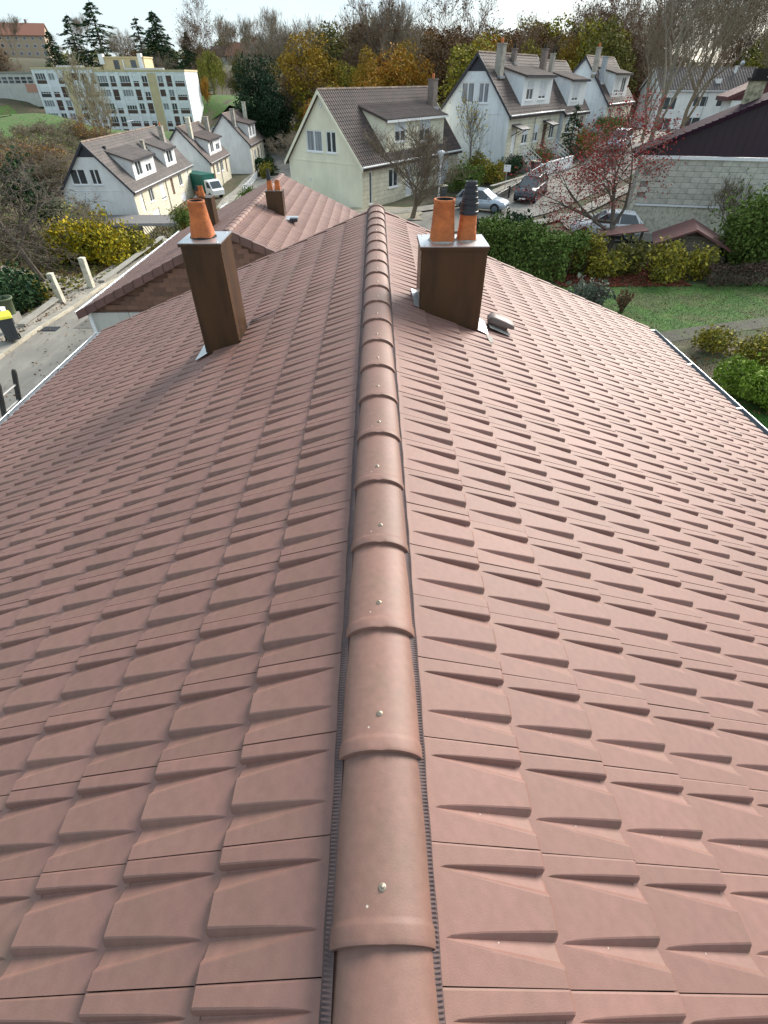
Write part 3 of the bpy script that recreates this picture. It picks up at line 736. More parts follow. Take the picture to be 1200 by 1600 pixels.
# ------------------------------------------------------------------ far buildings
def clip(poly, a, b, c):                 # keep a*x + b*z <= c
    o = []
    for i in range(len(poly)):
        p, q = poly[i], poly[(i + 1) % len(poly)]
        dp, dq = a * p[0] + b * p[1] - c, a * q[0] + b * q[1] - c
        if dp <= 0: o.append(p)
        if (dp < 0 < dq) or (dq < 0 < dp):
            t = dp / (dp - dq); o.append((p[0] + (q[0] - p[0]) * t, p[1] + (q[1] - p[1]) * t))
    return o
def wall_face(b, to3, outline_cuts, x0, x1, z0, z1, holes, depth=.16, mi=0):
    """rectangle x0..x1, z0..z1 minus holes, clipped by half planes; reveals go 'depth' inwards"""
    xs = sorted(set([x0, x1] + [h[0] for h in holes] + [h[1] for h in holes])); zs = sorted(set([z0, z1] + [h[2] for h in holes] + [h[3] for h in holes]))
    for i in range(len(xs) - 1):
        for j in range(len(zs) - 1):
            cx, cz = (xs[i] + xs[i + 1]) / 2, (zs[j] + zs[j + 1]) / 2
            if any(h[0] < cx < h[1] and h[2] < cz < h[3] for h in holes): continue
            poly = [(xs[i], zs[j]), (xs[i + 1], zs[j]), (xs[i + 1], zs[j + 1]), (xs[i], zs[j + 1])]
            for cut in outline_cuts: poly = clip(poly, *cut) if poly else poly
            if len(poly) >= 3: b.add([to3(x, 0, z) for x, z in poly], [tuple(range(len(poly)))], mi)
    for h in holes:
        a = [(h[0], h[2]), (h[1], h[2]), (h[1], h[3]), (h[0], h[3])]
        for k in range(4):
            p, q = a[k], a[(k + 1) % 4]
            b.add([to3(p[0], 0, p[1]), to3(q[0], 0, q[1]), to3(q[0], depth, q[1]), to3(p[0], depth, p[1])], [(0, 1, 2, 3)], mi)
def bx3(b, to3, x0, x1, d0, d1, z0, z1, mi=0):
    b.hexa([to3(x0, d0, z0), to3(x1, d0, z0), to3(x1, d1, z0), to3(x0, d1, z0), to3(x0, d0, z1), to3(x1, d0, z1), to3(x1, d1, z1), to3(x0, d1, z1)], mi)
def opening(parent, to3, h, kind='win', depth=.13):
    x0, x1, z0, z1 = h; b = MB(); fw = .07
    if kind in ('door', 'doorb', 'garage'):
        m = {'door': WHITE, 'doorb': DOORB, 'garage': SHUT}[kind]
        bx3(b, to3, x0, x1, .08, depth, z0, z1)
        if kind == 'garage':
            for k in range(5): bx3(b, to3, x0 + .05, x1 - .05, .06, .08, z0 + .1 + k * (z1 - z0) / 5.2, z0 + .05 + (k + .85) * (z1 - z0) / 5.2)
        else:
            bx3(b, to3, x0 + .15, x1 - .15, .06, .08, z0 + .15, z0 + .85); bx3(b, to3, x0 + .15, x1 - .15, .06, .08, z0 + 1.0, z1 - .2)
        d = b.build('door', m, parent)
        q = MB(); bx3(q, to3, x1 - .14, x1 - .08, .02, .06, z0 + .95, z0 + 1.1); q.build('handle', ZINC, d)
        return
    mid = kind not in ('one',)
    bx3(b, to3, x0, x0 + fw, .03, depth, z0, z1); bx3(b, to3, x1 - fw, x1, .03, depth, z0, z1)
    bx3(b, to3, x0 + fw, x1 - fw, .03, depth, z0, z0 + fw); bx3(b, to3, x0 + fw, x1 - fw, .03, depth, z1 - fw, z1)
    if mid: bx3(b, to3, (x0 + x1) / 2 - .05, (x0 + x1) / 2 + .05, .03, depth, z0 + fw, z1 - fw)
    wdo = b.build('window', WHITE, parent)
    q = MB(); bx3(q, to3, x0 + fw, x1 - fw, .09, .10, z0 + fw, z1 - fw); q.build('pane', CURT if kind in ('cur',) else GLASS, wdo)
    q = MB(); bx3(q, to3, x0 - .07, x1 + .07, -.07, .03, z0 - .08, z0 - .003); q.build('sill', WHITE, wdo)
    f = {'shut': .85, 'half': .45}.get(kind, 0)
    if f:
        q = MB(); zt = z1 - .03; n = int((z1 - z0) * f / .09)
        for k in range(n): bx3(q, to3, x0 + fw * .6, x1 - fw * .6, .005 if k % 2 else .012, .028, zt - (k + 1) * .09, zt - k * .09 - .012)
        q.build('shutter', SHUT, wdo)

def tiled_slope(b, P0, du, ds, L, Sl, nrm, wave=.30, course=.36, amp=.03, mi=0):
    """pantile surface: P0 top corner, du along ridge, ds down the slope; every course overhangs the next"""
    P0, du, ds, nrm = Vector(P0), Vector(du), Vector(ds), Vector(nrm)
    nw = max(2, int(L / wave)); nc = max(2, int(Sl / (course * .85))); w_ = L / nw; c_ = Sl / nc
    prof = []
    for i in range(nw):
        prof += [(i * w_, 0), (i * w_ + w_ * .30, amp), (i * w_ + w_ * .62, amp * .8), (i * w_ + w_ * .85, 0)]
    prof.append((L, 0)); m = len(prof)
    for c in range(nc):
        vs = []
        for s_, lift in ((c * c_, 0), ((c + 1) * c_ + .01, .022), ((c + 1) * c_ + .01, -.008)):
            for a, h in prof: vs.append(P0 + du * a + ds * s_ + nrm * (h + lift))
        b.add(vs, [(i * m + j, i * m + j + 1, (i + 1) * m + j + 1, (i + 1) * m + j) for i in range(2) for j in range(m - 1)], mi)

def steep_house(name, label, A, az, W, L, ze, rise, zg, wall_m, gable_wins=(), facade=(), dormers=(), chimneys=(), roof_m=ROOFB, facade_m=STONE,
                barge=None, tip=None, zshift=0, band=True, over=.25, group=None, base_m=None, extras=None, wave=.30, amp=.03):
    root = thing(name, label, 'house', (A[0], A[1], zg), R(90 - az), group)
    gable_wins = [(h[0], h[1], h[2] + zshift, h[3] + zshift, *h[4:]) for h in gable_wins]; facade = [(h[0], h[1], h[2] + zshift, h[3] + zshift, *h[4:]) for h in facade]
    ze -= zg; za = ze + rise; hw = W / 2; k = rise / hw
    th_ = math.atan(k); cs_, sn_ = math.cos(th_), math.sin(th_)
    # gables
    b = MB()
    cuts = [(-k, 1, ze), (k, 1, ze + k * W)]
    g0 = lambda x, d, z: (0 + d, x, z)
    holes = [h[:4] for h in gable_wins]
    wall_face(b, g0, cuts, 0, W, -3, za, holes)
    b.build('gable_wall', wall_m, root)
    b = MB(); wall_face(b, lambda x, d, z: (L - d, x, z), cuts, 0, W, -3, za, []); b.build('gable_wall', wall_m, root)
    for h in gable_wins: opening(root, g0, h[:4], h[4] if len(h) > 4 else 'win')
    if band:
        q = MB(); q.box(-.025, .0, 0.01, W - .01, ze - .06, ze + .02); q.build('string_course', wall_m, root)
    if tip:
        q = MB(); t = tip; q.add([(-.03, hw - t / k, za - t), (-.03, hw + t / k, za - t), (-.03, hw, za)], [(0, 2, 1)]); q.add([(-.03, hw - t / k, za - t), (-.03, hw + t / k, za - t), (0, hw + t / k, za - t), (0, hw - t / k, za - t)], [(0, 1, 2, 3)])
        q.build('gable_cladding', barge or BARGE, root)
    # long walls
    b = MB(); f0 = lambda x, d, z: (x, 0 + d, z)
    wall_face(b, f0, [], 0, L, -3, ze, [h[:4] for h in facade])
    b.build('facade_wall', facade_m, root)
    b = MB(); wall_face(b, lambda x, d, z: (x, W - d, z), [], 0, L, -3, ze, []); b.build('rear_wall', wall_m, root)
    for h in facade: opening(root, f0, h[:4], h[4] if len(h) > 4 else 'win')
    # roof slopes with real tiles, boards at the verge
    b = MB(); o_ = over; Lr = L + 2 * o_
    tiled_slope(b, (-o_, hw, za + .12), (1, 0, 0), (0, -cs_, -sn_), Lr, (hw + .28) / cs_, (0, -sn_, cs_), wave, .36, amp)
    tiled_slope(b, (-o_, hw, za + .12), (1, 0, 0), (0, cs_, -sn_), Lr, (hw + .28) / cs_, (0, sn_, cs_), wave, .36, amp)
    rf = b.build('roof', roof_m, root)
    q = MB()
    for sgn in (-1, 1):
        e = hw + .27
        q.hexa([(-o_, hw, za - .10), (-o_, hw + sgn * e, za - .10 - k * e), (L + o_, hw + sgn * e, za - .10 - k * e), (L + o_, hw, za - .10),
                (-o_, hw, za + .10), (-o_, hw + sgn * e, za + .10 - k * e), (L + o_, hw + sgn * e, za + .10 - k * e), (L + o_, hw, za + .10)])
    q.build('roof_boards', roof_m, root)
    for sgn in (-1, 1):
        e = hw + .30
        for xx in (-o_ - .03, L + o_):
            q = MB(); q.hexa([(xx, hw, za - .13), (xx, hw + sgn * e, za - .13 - k * e), (xx + .03, hw + sgn * e, za - .13 - k * e), (xx + .03, hw, za - .13),
                    (xx, hw, za + .15), (xx, hw + sgn * e, za + .15 - k * e), (xx + .03, hw + sgn * e, za + .15 - k * e), (xx + .03, hw, za + .15)])
            q.build('barge_board', barge or wall_m, rf)
    q = MB(); n = int(Lr / .34)
    for i in range(n): q.tube([(-o_ + i * .34, hw, za + .12), (-o_ + i * .34 + .33, hw, za + .13)], [.10, .11], 6)
    q.build('ridge_capping', mat('ridge_cap_old', (.20, .15, .12), rough=.9, var=.3, scale=3, island=.3), rf)
    q = MB(); q.tube([(-o_, -.30, ze - .15), (L + o_, -.30, ze - .15)], [.07, .07], 8); g_ = q.build('gutter', WHITE if not barge else ZINC, root)
    q = MB(); q.tube([(L * .48, -.28, ze - .2), (L * .48, -.06, ze - .5), (L * .48, -.06, -1)], [.045, .045, .045], 6); q.build('downpipe', ZINC, root)
    # dormers with lean-to roofs
    for (u0, u1, w0, h, back, wins, dm) in dormers:
        zr = ze + k * w0; zt = zr + h; q = MB(); zb2 = ze + k * back + .02
        fd = lambda x, d, z: (x, w0 + d, z)
        wall_face(q, fd, [], u0, u1, zr - .15, zt, [(a, c, zr + d, zr + e) for a, c, d, e, *_ in wins])
        d_ = q.build('dormer', dm[0], root)
        for a, c, d, e, *kd in wins:
            # windows of the dormer are parts of the house
            opening(root, fd, (a, c, zr + d, zr + e), kd[0] if kd else 'win')
        q = MB(); wm = w0 + (zt - zr) / k
        for uu, s2 in ((u0, -1), (u1, 1)):
            q = MB(); q.add([(uu, w0, zr - .1), (uu, w0, zt), (uu, back, zb2)], [(0, 1, 2)]); q.build('dormer_cheek', dm[1], d_)
        q = MB(); nd = Vector((0, -(zb2 - zt), back - w0)).normalized(); dd = Vector((0, w0 - .28 - back, -(zb2 - zt) * (back - w0 + .28) / (back - w0)))
        tiled_slope(q, (u0 - .18, back, zb2 + .05), (1, 0, 0), dd.normalized(), u1 - u0 + .36, dd.length, nd, wave, .36, amp)
        zf = zb2 + dd.z
        q.hexa([(u0 - .18, w0 - .28, zf - .08), (u1 + .18, w0 - .28, zf - .08), (u1 + .18, back, zb2 - .08), (u0 - .18, back, zb2 - .08),
                (u0 - .18, w0 - .28, zf + .04), (u1 + .18, w0 - .28, zf + .04), (u1 + .18, back, zb2 + .04), (u0 - .18, back, zb2 + .04)])
        q.build('dormer_roof', roof_m, d_)
        q = MB(); q.box(u0 - .2, u1 + .2, w0 - .34, w0 - .285, zf - .12, zf + .03); q.build('dormer_fascia', barge or WHITE, d_)
    for (u, wv, sz, top, m_, pot) in chimneys:
        zr = ze + k * min(wv, W - wv); q = MB(); q.box(u - sz / 2, u + sz / 2, wv - sz * .4, wv + sz * .4, zr - .4, zr + top); q.box(u - sz / 2 - .05, u + sz / 2 + .05, wv - sz * .4 - .05, wv + sz * .4 + .05, zr + top, zr + top + .08)
        c_ = q.build('chimney', m_, root)
        if pot: q = MB(); q.lathe([(.12, 0), (.10, .35), (.08, .35)], 10, c=(0, 0)); q.build('chimney_pot', pot, c_, True, (u, wv, zr + top + .08))
        q = MB(); q.box(u - sz / 2 - .12, u + sz / 2 + .12, wv - sz * .4 - .14, wv + sz * .4 + .1, zr - .1, zr + .10); q.build('chimney_flashing', ALU, c_)
    return root, ze, za, k
CHIM = mat('old_chimney_render', (.42, .39, .34), rough=.95, var=.25, scale=2, col2=(.22, .20, .17), mix_scale=2)
CHB = mat('brown_chimney', (.20, .16, .14), rough=.9, var=.2)

# cream house beyond our ridge
root, ze, za, k = steep_house('cream_house', 'cream rendered house with steep brown tiled roof, right behind the end of the ridge', (-1.06, 46), 36, 7.62, 15.3, 3.25, 4.25, .35, WCREAM,
    gable_wins=[(3.85, 5.5, 3.5, 4.85, 'cur'), (2.45, 3.45, 3.5, 4.85, 'win')],
    facade=[(.9, 1.3, .2, 2.4, 'one'), (3.6, 5.0, 1.0, 2.3, 'win'), (6.2, 7.2, .1, 2.3, 'door'), (8.6, 10.0, 1.0, 2.3, 'half'), (11.6, 13.6, .0, 2.2, 'garage')],
    dormers=[(3.6, 12.7, .3, 2.25, 3.0, [(4.9, 6.5, .75, 2.0, 'half'), (8.6, 10.4, .55, 2.0, 'half')], (WCREAM, WCREAM))],
    chimneys=[(14.3, 2.6, .75, 2.0, CHB, CLAY)], wave=.26, amp=.045)
q = MB(); q.lathe([(.16, 0), (.16, .02), (.10, .02)], 12); o = q.build('gable_vent', WHITE, root, False, (-.03, 3.81, za - .75)); o.rotation_euler = (0, R(-90), 0)
q = MB(); q.lathe([(.14, 0), (.14, .02), (.08, .02)], 12); o = q.build('gable_vent', WHITE, root, False, (-.02, 5.4, 1.6)); o.rotation_euler = (0, R(-90), 0)

# pale blue gable and the terrace behind it
root, ze, za, k = steep_house('terraced_house', 'nearest house of the right hand terrace with pale blue gable and two gable windows', (12.33, 58), 36, 7.4, 13.2, 5.78, 4.1, 1.6, WBLUE,
    gable_wins=[(3.85, 5.2, 4.9, 6.35, 'cur'), (2.35, 3.4, 4.9, 6.35, 'cur')],
    facade=[(1.2, 2.2, .9, 3.0, 'door'), (3.6, 5.0, 1.7, 3.1, 'half'), (6.3, 7.7, 1.7, 3.1, 'half'), (8.9, 9.9, .9, 3.0, 'doorb'), (10.8, 12.2, 1.7, 3.1, 'win'), (4, 6, -.3, .9, 'garage')],
    dormers=[(3.0, 10.2, .3, 2.35, 3.0, [(3.9, 5.5, .55, 2.0, 'half'), (7.0, 8.8, .55, 2.0, 'shut')], (WHITE, WBLUE))],
    chimneys=[(1.55, 2.3, .75, 2.2, CHIM, CLAY), (6.4, 3.2, .5, 1.0, CHB, SOOT), (12.1, 2.4, .65, 2.0, CHB, SOOT)], barge=BARGE, tip=1.15, group='houses of the terrace on the right', wave=.33)
def steps(root, u, w, n, dirw, m=CONC, rail=True):
    st = MB()
    for i in range(n): st.box(u - .6, u + .6, -w - .28 * (n - i), -w - .28 * (n - i - 1) if i < n - 1 else -.01, -1, -.3 + .19 * (i + 1))
    s_ = st.build('front_steps', m, root)
    if rail:
        q = MB()
        for uu in (u - .6, u + .6):
            a = (uu, -w - .28 * n, -.1); b2 = (uu, -w, -.3 + .19 * n)
            for hh in (.35, .62, .9): q.bar((a[0], a[1], a[2] + hh), (b2[0], b2[1], b2[2] + hh), .02)
            for i in range(n + 1):
                t = i / n; y = a[1] + (b2[1] - a[1]) * t; z = a[2] + (b2[2] - a[2]) * t; q.bar((uu, y, z), (uu, y, z + .9), .015)
        q.build('railing', WHITE, s_)
steps(root, 1.7, .9, 7, 1); steps(root, 9.4, .9, 7, 1)
for u in (1.7, 9.4):
    q = MB(); q.hexa([(u - .9, -1.15, 2.95), (u + .9, -1.15, 2.95), (u + .9, -.02, 3.25), (u - .9, -.02, 3.25), (u - .9, -1.15, 3.05), (u + .9, -1.15, 3.05), (u + .9, -.02, 3.38), (u - .9, -.02, 3.38)])
    q.bar((u - .75, -.02, 2.5), (u - .75, -1.0, 3.0), .03); q.bar((u + .75, -.02, 2.5), (u + .75, -1.0, 3.0), .03); q.build('door_canopy', BARGE, root)
a = R(36)
def shift(A, u, wv): return (A[0] + u * math.sin(a) - wv * math.cos(a), A[1] + u * math.cos(a) + wv * math.sin(a))
A2 = shift((12.33, 58), 13.6, -.35)
root, *_ = steep_house('terraced_house', 'middle house of the right hand terrace, its dormer with one shuttered window', A2, 36, 7.4, 7.6, 5.45, 4.1, 1.9, WBLUE,
    facade=[(1.0, 2.4, 1.7, 3.1, 'half'), (4.0, 5.0, .9, 3.0, 'door'), (5.6, 6.9, 1.7, 3.1, 'win')],
    dormers=[(1.2, 6.4, .3, 2.35, 3.0, [(2.2, 4.2, .55, 2.0, 'shut')], (WHITE, WBLUE))], chimneys=[(.5, 2.6, .5, 1.8, CHIM, SOOT)], barge=BARGE, group='houses of the terrace on the right', wave=.33)
A3 = shift((12.33, 58), 24.5, -1.6)
root, *_ = steep_house('terraced_house', 'farthest house of the right hand terrace, standing forward with tall dormer', A3, 36, 7.4, 11, 6.0, 4.1, 2.4, WBLUE,
    facade=[(1.0, 2.4, 1.7, 3.1, 'win'), (4.0, 5.0, .9, 3.0, 'door'), (5.6, 6.9, 1.7, 3.1, 'win')],
    dormers=[(1.6, 8.0, .3, 2.35, 3.0, [(2.4, 4.0, .55, 2.0, 'shut'), (5.0, 6.8, .55, 2.0, 'win')], (WHITE, WBLUE))], chimneys=[(-.1, 2.4, .6, 2.2, CHIM, CLAY), (.5, 1.6, .6, 2.3, mat('grey_duct', (.35, .39, .42), rough=.5), None)], barge=BARGE, group='houses of the terrace on the right', wave=.33)

# the row on the left
def antenna(root, u, wv, z, h, n=5):
    q = MB(); q.bar((u, wv, z), (u, wv, z + h), .025)
    q.bar((u - .9, wv, z + h * .92), (u + .9, wv, z + h * .92), .02)
    for i in range(n): x = u - .8 + i * 1.6 / (n - 1); q.bar((x, wv - .32, z + h * .92), (x, wv + .32, z + h * .92), .012)
    q.build('aerial', ZINC, root)
fac1 = [(1.5, 2.4, .6, 2.6, 'door'), (4.3, 5.7, 1.1, 2.4, 'win'), (8.0, 9.6, .7, 2.4, 'shut'), (12.2, 13.1, .6, 2.6, 'doorb'), (15.5, 16.9, 1.1, 2.4, 'win'), (19.2, 20.0, .6, 2.6, 'door'), (4.0, 6.2, -1.6, .3, 'garage'), (15.0, 17.2, -1.6, .3, 'garage')]
root, ze, za, k = steep_house('row_house', 'nearest white gabled house of the left row with two dormers and dark verge boards', (-25.74, 62), 0, 7.35, 21.6, -.69, 4.0, -5.2, WWHITE, zshift=1.65,
    gable_wins=[(4.35, 5.95, 3.4, 4.75, 'win'), (2.9, 3.9, 3.4, 4.75, 'win')], facade=fac1,
    dormers=[(2.6, 9.3, .35, 2.0, 2.9, [(3.5, 5.2, .45, 1.75, 'win'), (6.4, 8.1, .45, 1.75, 'half')], (WHITE, WWHITE)),
             (13.2, 17.3, .35, 2.0, 2.9, [(14.2, 16.2, .45, 1.75, 'win')], (WHITE, WWHITE))],
    chimneys=[(12.0, 2.2, .5, .9, CHIM, None), (19.5, 2.2, .7, 1.8, CHIM, CLAY)], barge=BARGE, tip=1.1, roof_m=ROOFG, group='houses of the left row', wave=.33)
q = MB(); q.lathe([(.15, 0), (.15, .02), (.09, .02)], 12); o = q.build('gable_vent', WHITE, root, False, (-.03, 5.0, ze - .9)); o.rotation_euler = (0, R(-90), 0)
for u, wv in ((3.0, 2.9), (3.3, 2.2)):
    q = MB(); q.box(u - .12, u + .12, wv - .12, wv + .12, ze + k * wv, ze + k * wv + .4); q.build('roof_vent', PIPE, root)
# lean-to carport on the near gable
antenna(root, 12.2, 3.0, 8.0, 1.8)
cp = thing('carport', 'low carport with dark flat roof in front of the nearest left row gable', 'carport', (-25.9, 57.2, -5.3))
q = MB(); q.box(-6.5, 5.6, 0, 4.2, 2.35, 2.5); q.build('roof', mat('felt_roof', (.16, .15, .15), rough=.8, var=.2), cp)
q = MB(); q.box(-6.55, 5.65, -.06, -.003, 2.25, 2.53); q.build('fascia', mat('weathered_fascia', (.38, .36, .36), rough=.8, var=.2), cp)
for i, xx in enumerate((-6.2, -2, 2, 5.4)):
    q = MB(); q.box(xx - .07, xx + .07, .05, .19, -.5, 2.35); q.build('post', WOODG, cp)
for i in range(11):
    q = MB(); q.bar((2.0 + i * .3, .1, 2.3), (3.2 + i * .22, .1, .2), .04); q.build('slat', WOODG, cp)
root, *_ = steep_house('row_house', 'second house of the left row, behind the green lorry, one dormer and cream front', (-23.9, 87), 0, 7.35, 11.6, -.85, 3.85, -4.5, WWHITE, zshift=.75,
    gable_wins=[(4.6, 5.8, 2.9, 4.1, 'win')], facade=[(1.2, 2.0, .6, 2.6, 'doorb'), (3.2, 4.6, 1.1, 2.4, 'win'), (6.0, 7.4, 1.1, 2.4, 'win'), (9.0, 9.8, .6, 2.6, 'doorb')],
    dormers=[(2.2, 9.6, .35, 2.0, 2.9, [(3.2, 5.0, .4, 1.75, 'win'), (6.4, 8.6, .4, 1.75, 'half')], (WHITE, WWHITE))],
    chimneys=[(1.6, 2.4, .7, 2.4, POST, None), (11.2, 2.4, .7, 2.0, CHIM, None)], barge=BARGE, group='houses of the left row', wave=.33)
root, *_ = steep_house('row_house', 'farthest house of the left row, beside the dark conifer, with tall cream chimney', (-21.2, 103.5), 0, 7.35, 13, -.15, 3.9, -4.3, WWHITE, zshift=.7,
    facade=[(1.2, 2.0, .6, 2.6, 'door'), (3.2, 4.6, 1.1, 2.4, 'win'), (6.4, 7.8, .6, 2.4, 'one'), (9.4, 10.6, .6, 2.6, 'one')],
    dormers=[(2.6, 8.8, .35, 2.2, 2.9, [(3.4, 5.0, .4, 1.85, 'win'), (6.0, 7.8, .4, 1.85, 'win')], (WHITE, WWHITE))],
    chimneys=[(.6, 2.2, .7, 2.2, CHIM, None), (10.6, 2.2, .7, 2.8, POST, None)], barge=BARGE, group='houses of the left row', wave=.33)

# house behind the big bare tree on the right
root, ze, za, k = steep_house('far_house', 'white house with low grey tiled roof and satellite dish, half hidden by the bare tree', (44.6, 101), 93, 8.6, 15.5, 6.85, 2.5, 1.8, WWHITE,
    facade=[(1.0, 3.0, 2.6, 4.2, 'win'), (5.6, 7.8, 3.0, 4.3, 'win'), (1.0, 3.0, 0, 1.6, 'win'), (5.0, 7.6, -.4, 1.7, 'win'), (9.2, 11.2, 3.0, 4.3, 'win')], facade_m=WWHITE,
    chimneys=[(12.0, 3.2, .35, .9, WHITE, None)], roof_m=ROOFG, wave=.42, amp=.07, band=False)
q = MB(); q.bar((12.4, 3.2, ze + k * 3.2), (12.4, 3.2, ze + k * 3.2 + 2.0), .03)
q.lathe([(.0, .0), (.2, .03), (.38, .12)], 14, c=(0, 0)); q.v = q.v[:8] + [(x + 12.6, z * .9 + 2.95, y + ze + k * 3.2 + 1.2) for x, y, z in q.v[8:]]; q.build('satellite_dish', ZINC, root)
q = MB(); q.box(8.6, 9.4, 1.0, 1.8, ze + k * 1.0 + .1, ze + k * 1.8 + .25); q.build('roof_window', WHITE, root)

antenna(root, 3.0, 4.3, ze + 2.3, 2.0)
# apartment block
def slab(parent, X0, X1, Y0, Y1, z0, floors, cols, fh=2.8, seed=3):
    """white panel block, facade towards -Y: cols = list of (width, kind)"""
    r_ = random.Random(seed); tot = sum(c[0] for c in cols); sc = (X1 - X0) / tot; zt = z0 + floors * fh
    q = MB(); q.box(X0, X1, Y0 + .25, Y1, z0 - 2, zt + .2); q.build('wall', WAPT, parent)
    q = MB(); q.box(X0 - .15, X1 + .15, Y0 - .12, Y1 + .15, zt + .2, zt + .65); q.build('parapet', WYEL, parent)
    q = MB(); q.box(X0, X1, Y0 + .02, Y0 + .25, zt - .1, zt + .2); q.build('cornice', WAPT, parent)
    x = X0
    for wd, kd in cols:
        xa, xb = x, x + wd * sc; x = xb
        if kd == 'p':
            q = MB(); q.box(xa, xb, Y0 - .10, Y0 + .25, z0 - 2, zt - .1); q.build('pilaster', WAPT, parent); continue
        if kd == 'y':
            q = MB(); q.box(xa, xb, Y0 - .02, Y0 + .25, z0 - 2, zt - .1)
            for f_ in range(1, floors): q.box(xa, xb, Y0 - .04, Y0 - .02, z0 + f_ * fh - .04, z0 + f_ * fh + .04)
            q.build('stair_wall', WYEL, parent); continue
        for f_ in range(floors):
            zb3 = z0 + f_ * fh; t = r_.random()
            dark = SPAND if kd == 'w' and r_.random() < .3 else SPAN
            q = MB(); q.box(xa + .01, xb - .01, Y0 + .05, Y0 + .24, zb3, zb3 + .82); q.build('spandrel_panel', dark if (t > .15) else WAPT, parent)
            if kd == 'n' and (f_ * 7 + int(xa * 3)) % 3 == 0:
                q = MB(); q.box(xa + .01, xb - .01, Y0 + .05, Y0 + .24, zb3 + .96, zb3 + 2.5); q.build('spandrel_panel', SPAN, parent)
                q = MB(); q.box(xa + .01, xb - .01, Y0 + .10, Y0 + .24, zb3 + 2.51, zb3 + fh - .01); q.build('spandrel_panel', WAPT, parent); continue
            q = MB(); fw = .10; za_, zb_2 = zb3 + .86, zb3 + 2.52
            bx = lambda a_, b_, c_, d_: q.box(a_, b_, Y0 + .06, Y0 + .20, c_, d_)
            bx(xa + .02, xa + fw, za_, zb_2); bx(xb - fw, xb - .02, za_, zb_2); bx(xa + fw, xb - fw, za_, za_ + .1); bx(xa + fw, xb - fw, zb_2 - .1, zb_2)
            nm = 3 if kd == 'w' else 1
            for m_ in range(nm):
                xm = xa + (xb - xa) * (m_ + 1) / (nm + 1); bx(xm - .05, xm + .05, za_ + .1, zb_2 - .1)
            w_ = q.build('window', WHITE, parent)
            q = MB(); q.box(xa + fw, xb - fw, Y0 + .19, Y0 + .23, za_ + .1, zb_2 - .1); q.build('pane', CURT if t < .35 else GLASS, w_)
            if t > .72: q = MB(); q.box(xa + fw * .5, xb - fw * .5, Y0 + .04, Y0 + .055, zb_2 - (1.25 if t > .82 else .6), zb_2 - .02); q.build('shutter', SHUT, w_)
            q = MB(); q.box(xa + .01, xb - .01, Y0 + .08, Y0 + .24, zb_2 + .01, zb3 + fh - .005); q.build('lintel_panel', WAPT, parent)
apt = thing('apartment_block', 'five storey white apartment block with brown panels and a yellow stair strip', 'apartment block', (-71, 203, -6.6), R(-1.5))
cols = [(.5, 'p'), (2.9, 'w'), (.7, 'p'), (1.7, 'n'), (1.2, 'p'), (3.0, 'w'), (.8, 'p'), (1.6, 'n'), (1.0, 'p'), (1.6, 'n'), (.2, 'p'), (2.6, 'y'), (.2, 'p'), (1.6, 'n'), (.9, 'p'), (1.6, 'n'), (.8, 'p'), (2.8, 'w'), (.5, 'p')]
slab(apt, -13.6, 13.8, -3, 10, 0, 5, cols, fh=3.2)
cols2 = [(.5, 'p'), (2.7, 'w'), (.8, 'p'), (1.6, 'n'), (.8, 'p'), (1.6, 'n'), (.2, 'p'), (1.9, 'y'), (.2, 'p'), (1.6, 'n'), (.8, 'p'), (1.6, 'n'), (.8, 'p'), (2.7, 'w')]
slab(apt, -34.5, -13.8, 1.0, 12, .6, 5, cols2, fh=3.2, seed=8)
q = MB(); q.box(-13, 0, 3.5, 11, 16.0, 19.4); q.box(-13.2, .2, 3.3, 11.2, 19.4, 19.7); pt_ = q.build('penthouse', WYEL, apt)
for i, (xa, kk) in enumerate(((-9.5, 0), (-4.2, 0))):
    q = MB(); q.box(xa, xa + 1.6, 3.42, 3.49, 16.8, 18.9); q.build('window', GLASS, pt_)
q = MB(); q.box(-13.6, -12.2, 3.0, 4.4, 17.9, 20.3); q.box(-6.6, -6.3, 3.2, 3.5, 16, 19.0); q.box(-1.6, -.4, 3.0, 4.2, 16, 20.4); q.build('roof_shaft', WAPT, apt)
q = MB(); q.box(-6, 6, 1.5, 3, 16.65, 17.1); q.box(-28, -20, 4, 6, 17.2, 17.7); q.build('roof_ducts', ZINC, apt)
for i in range(5):
    q = MB(); q.box(13.79, 13.82, -2 + i * 2.5, -1.9 + i * 2.5, 0, 16.0); q.build('panel_joint', ZINCD, apt)
q = MB(); q.box(-8, -1.5, -6.5, -3.1, 1.1, 1.5); q.box(-7.8, -7.4, -6.3, -5.9, -1, 1.1); q.box(-2, -1.7, -6.3, -5.9, -1, 1.1); q.build('entrance_canopy', WYEL, apt)
ax = thing('annex_block', 'low two storey block with grey windows and pink panel left of the apartments', 'block', (-116, 214, 3.0), R(2))
q = MB(); q.box(-9, 6, 0, 8, -2, 6.2); q.build('wall', WNEIGH, ax); q = MB(); q.box(-9.2, 6.2, -.2, 8.2, 6.2, 6.7); q.build('parapet', CONC, ax)
for i in range(7):
    q = MB(); q.box(-8.4 + i * 2.0, -6.9 + i * 2.0, -.05, .02, 3.9, 5.4); w_ = q.build('window', GLASS, ax)
    q = MB(); q.box(-8.4 + i * 2.0, -6.9 + i * 2.0, -.09, -.055, 4.6, 4.7); q.build('frame', WHITE, w_)
q = MB(); q.box(2.2, 5.8, -.06, .0, 1.6, 3.7); q.build('wall_panel', OCHRE, ax)

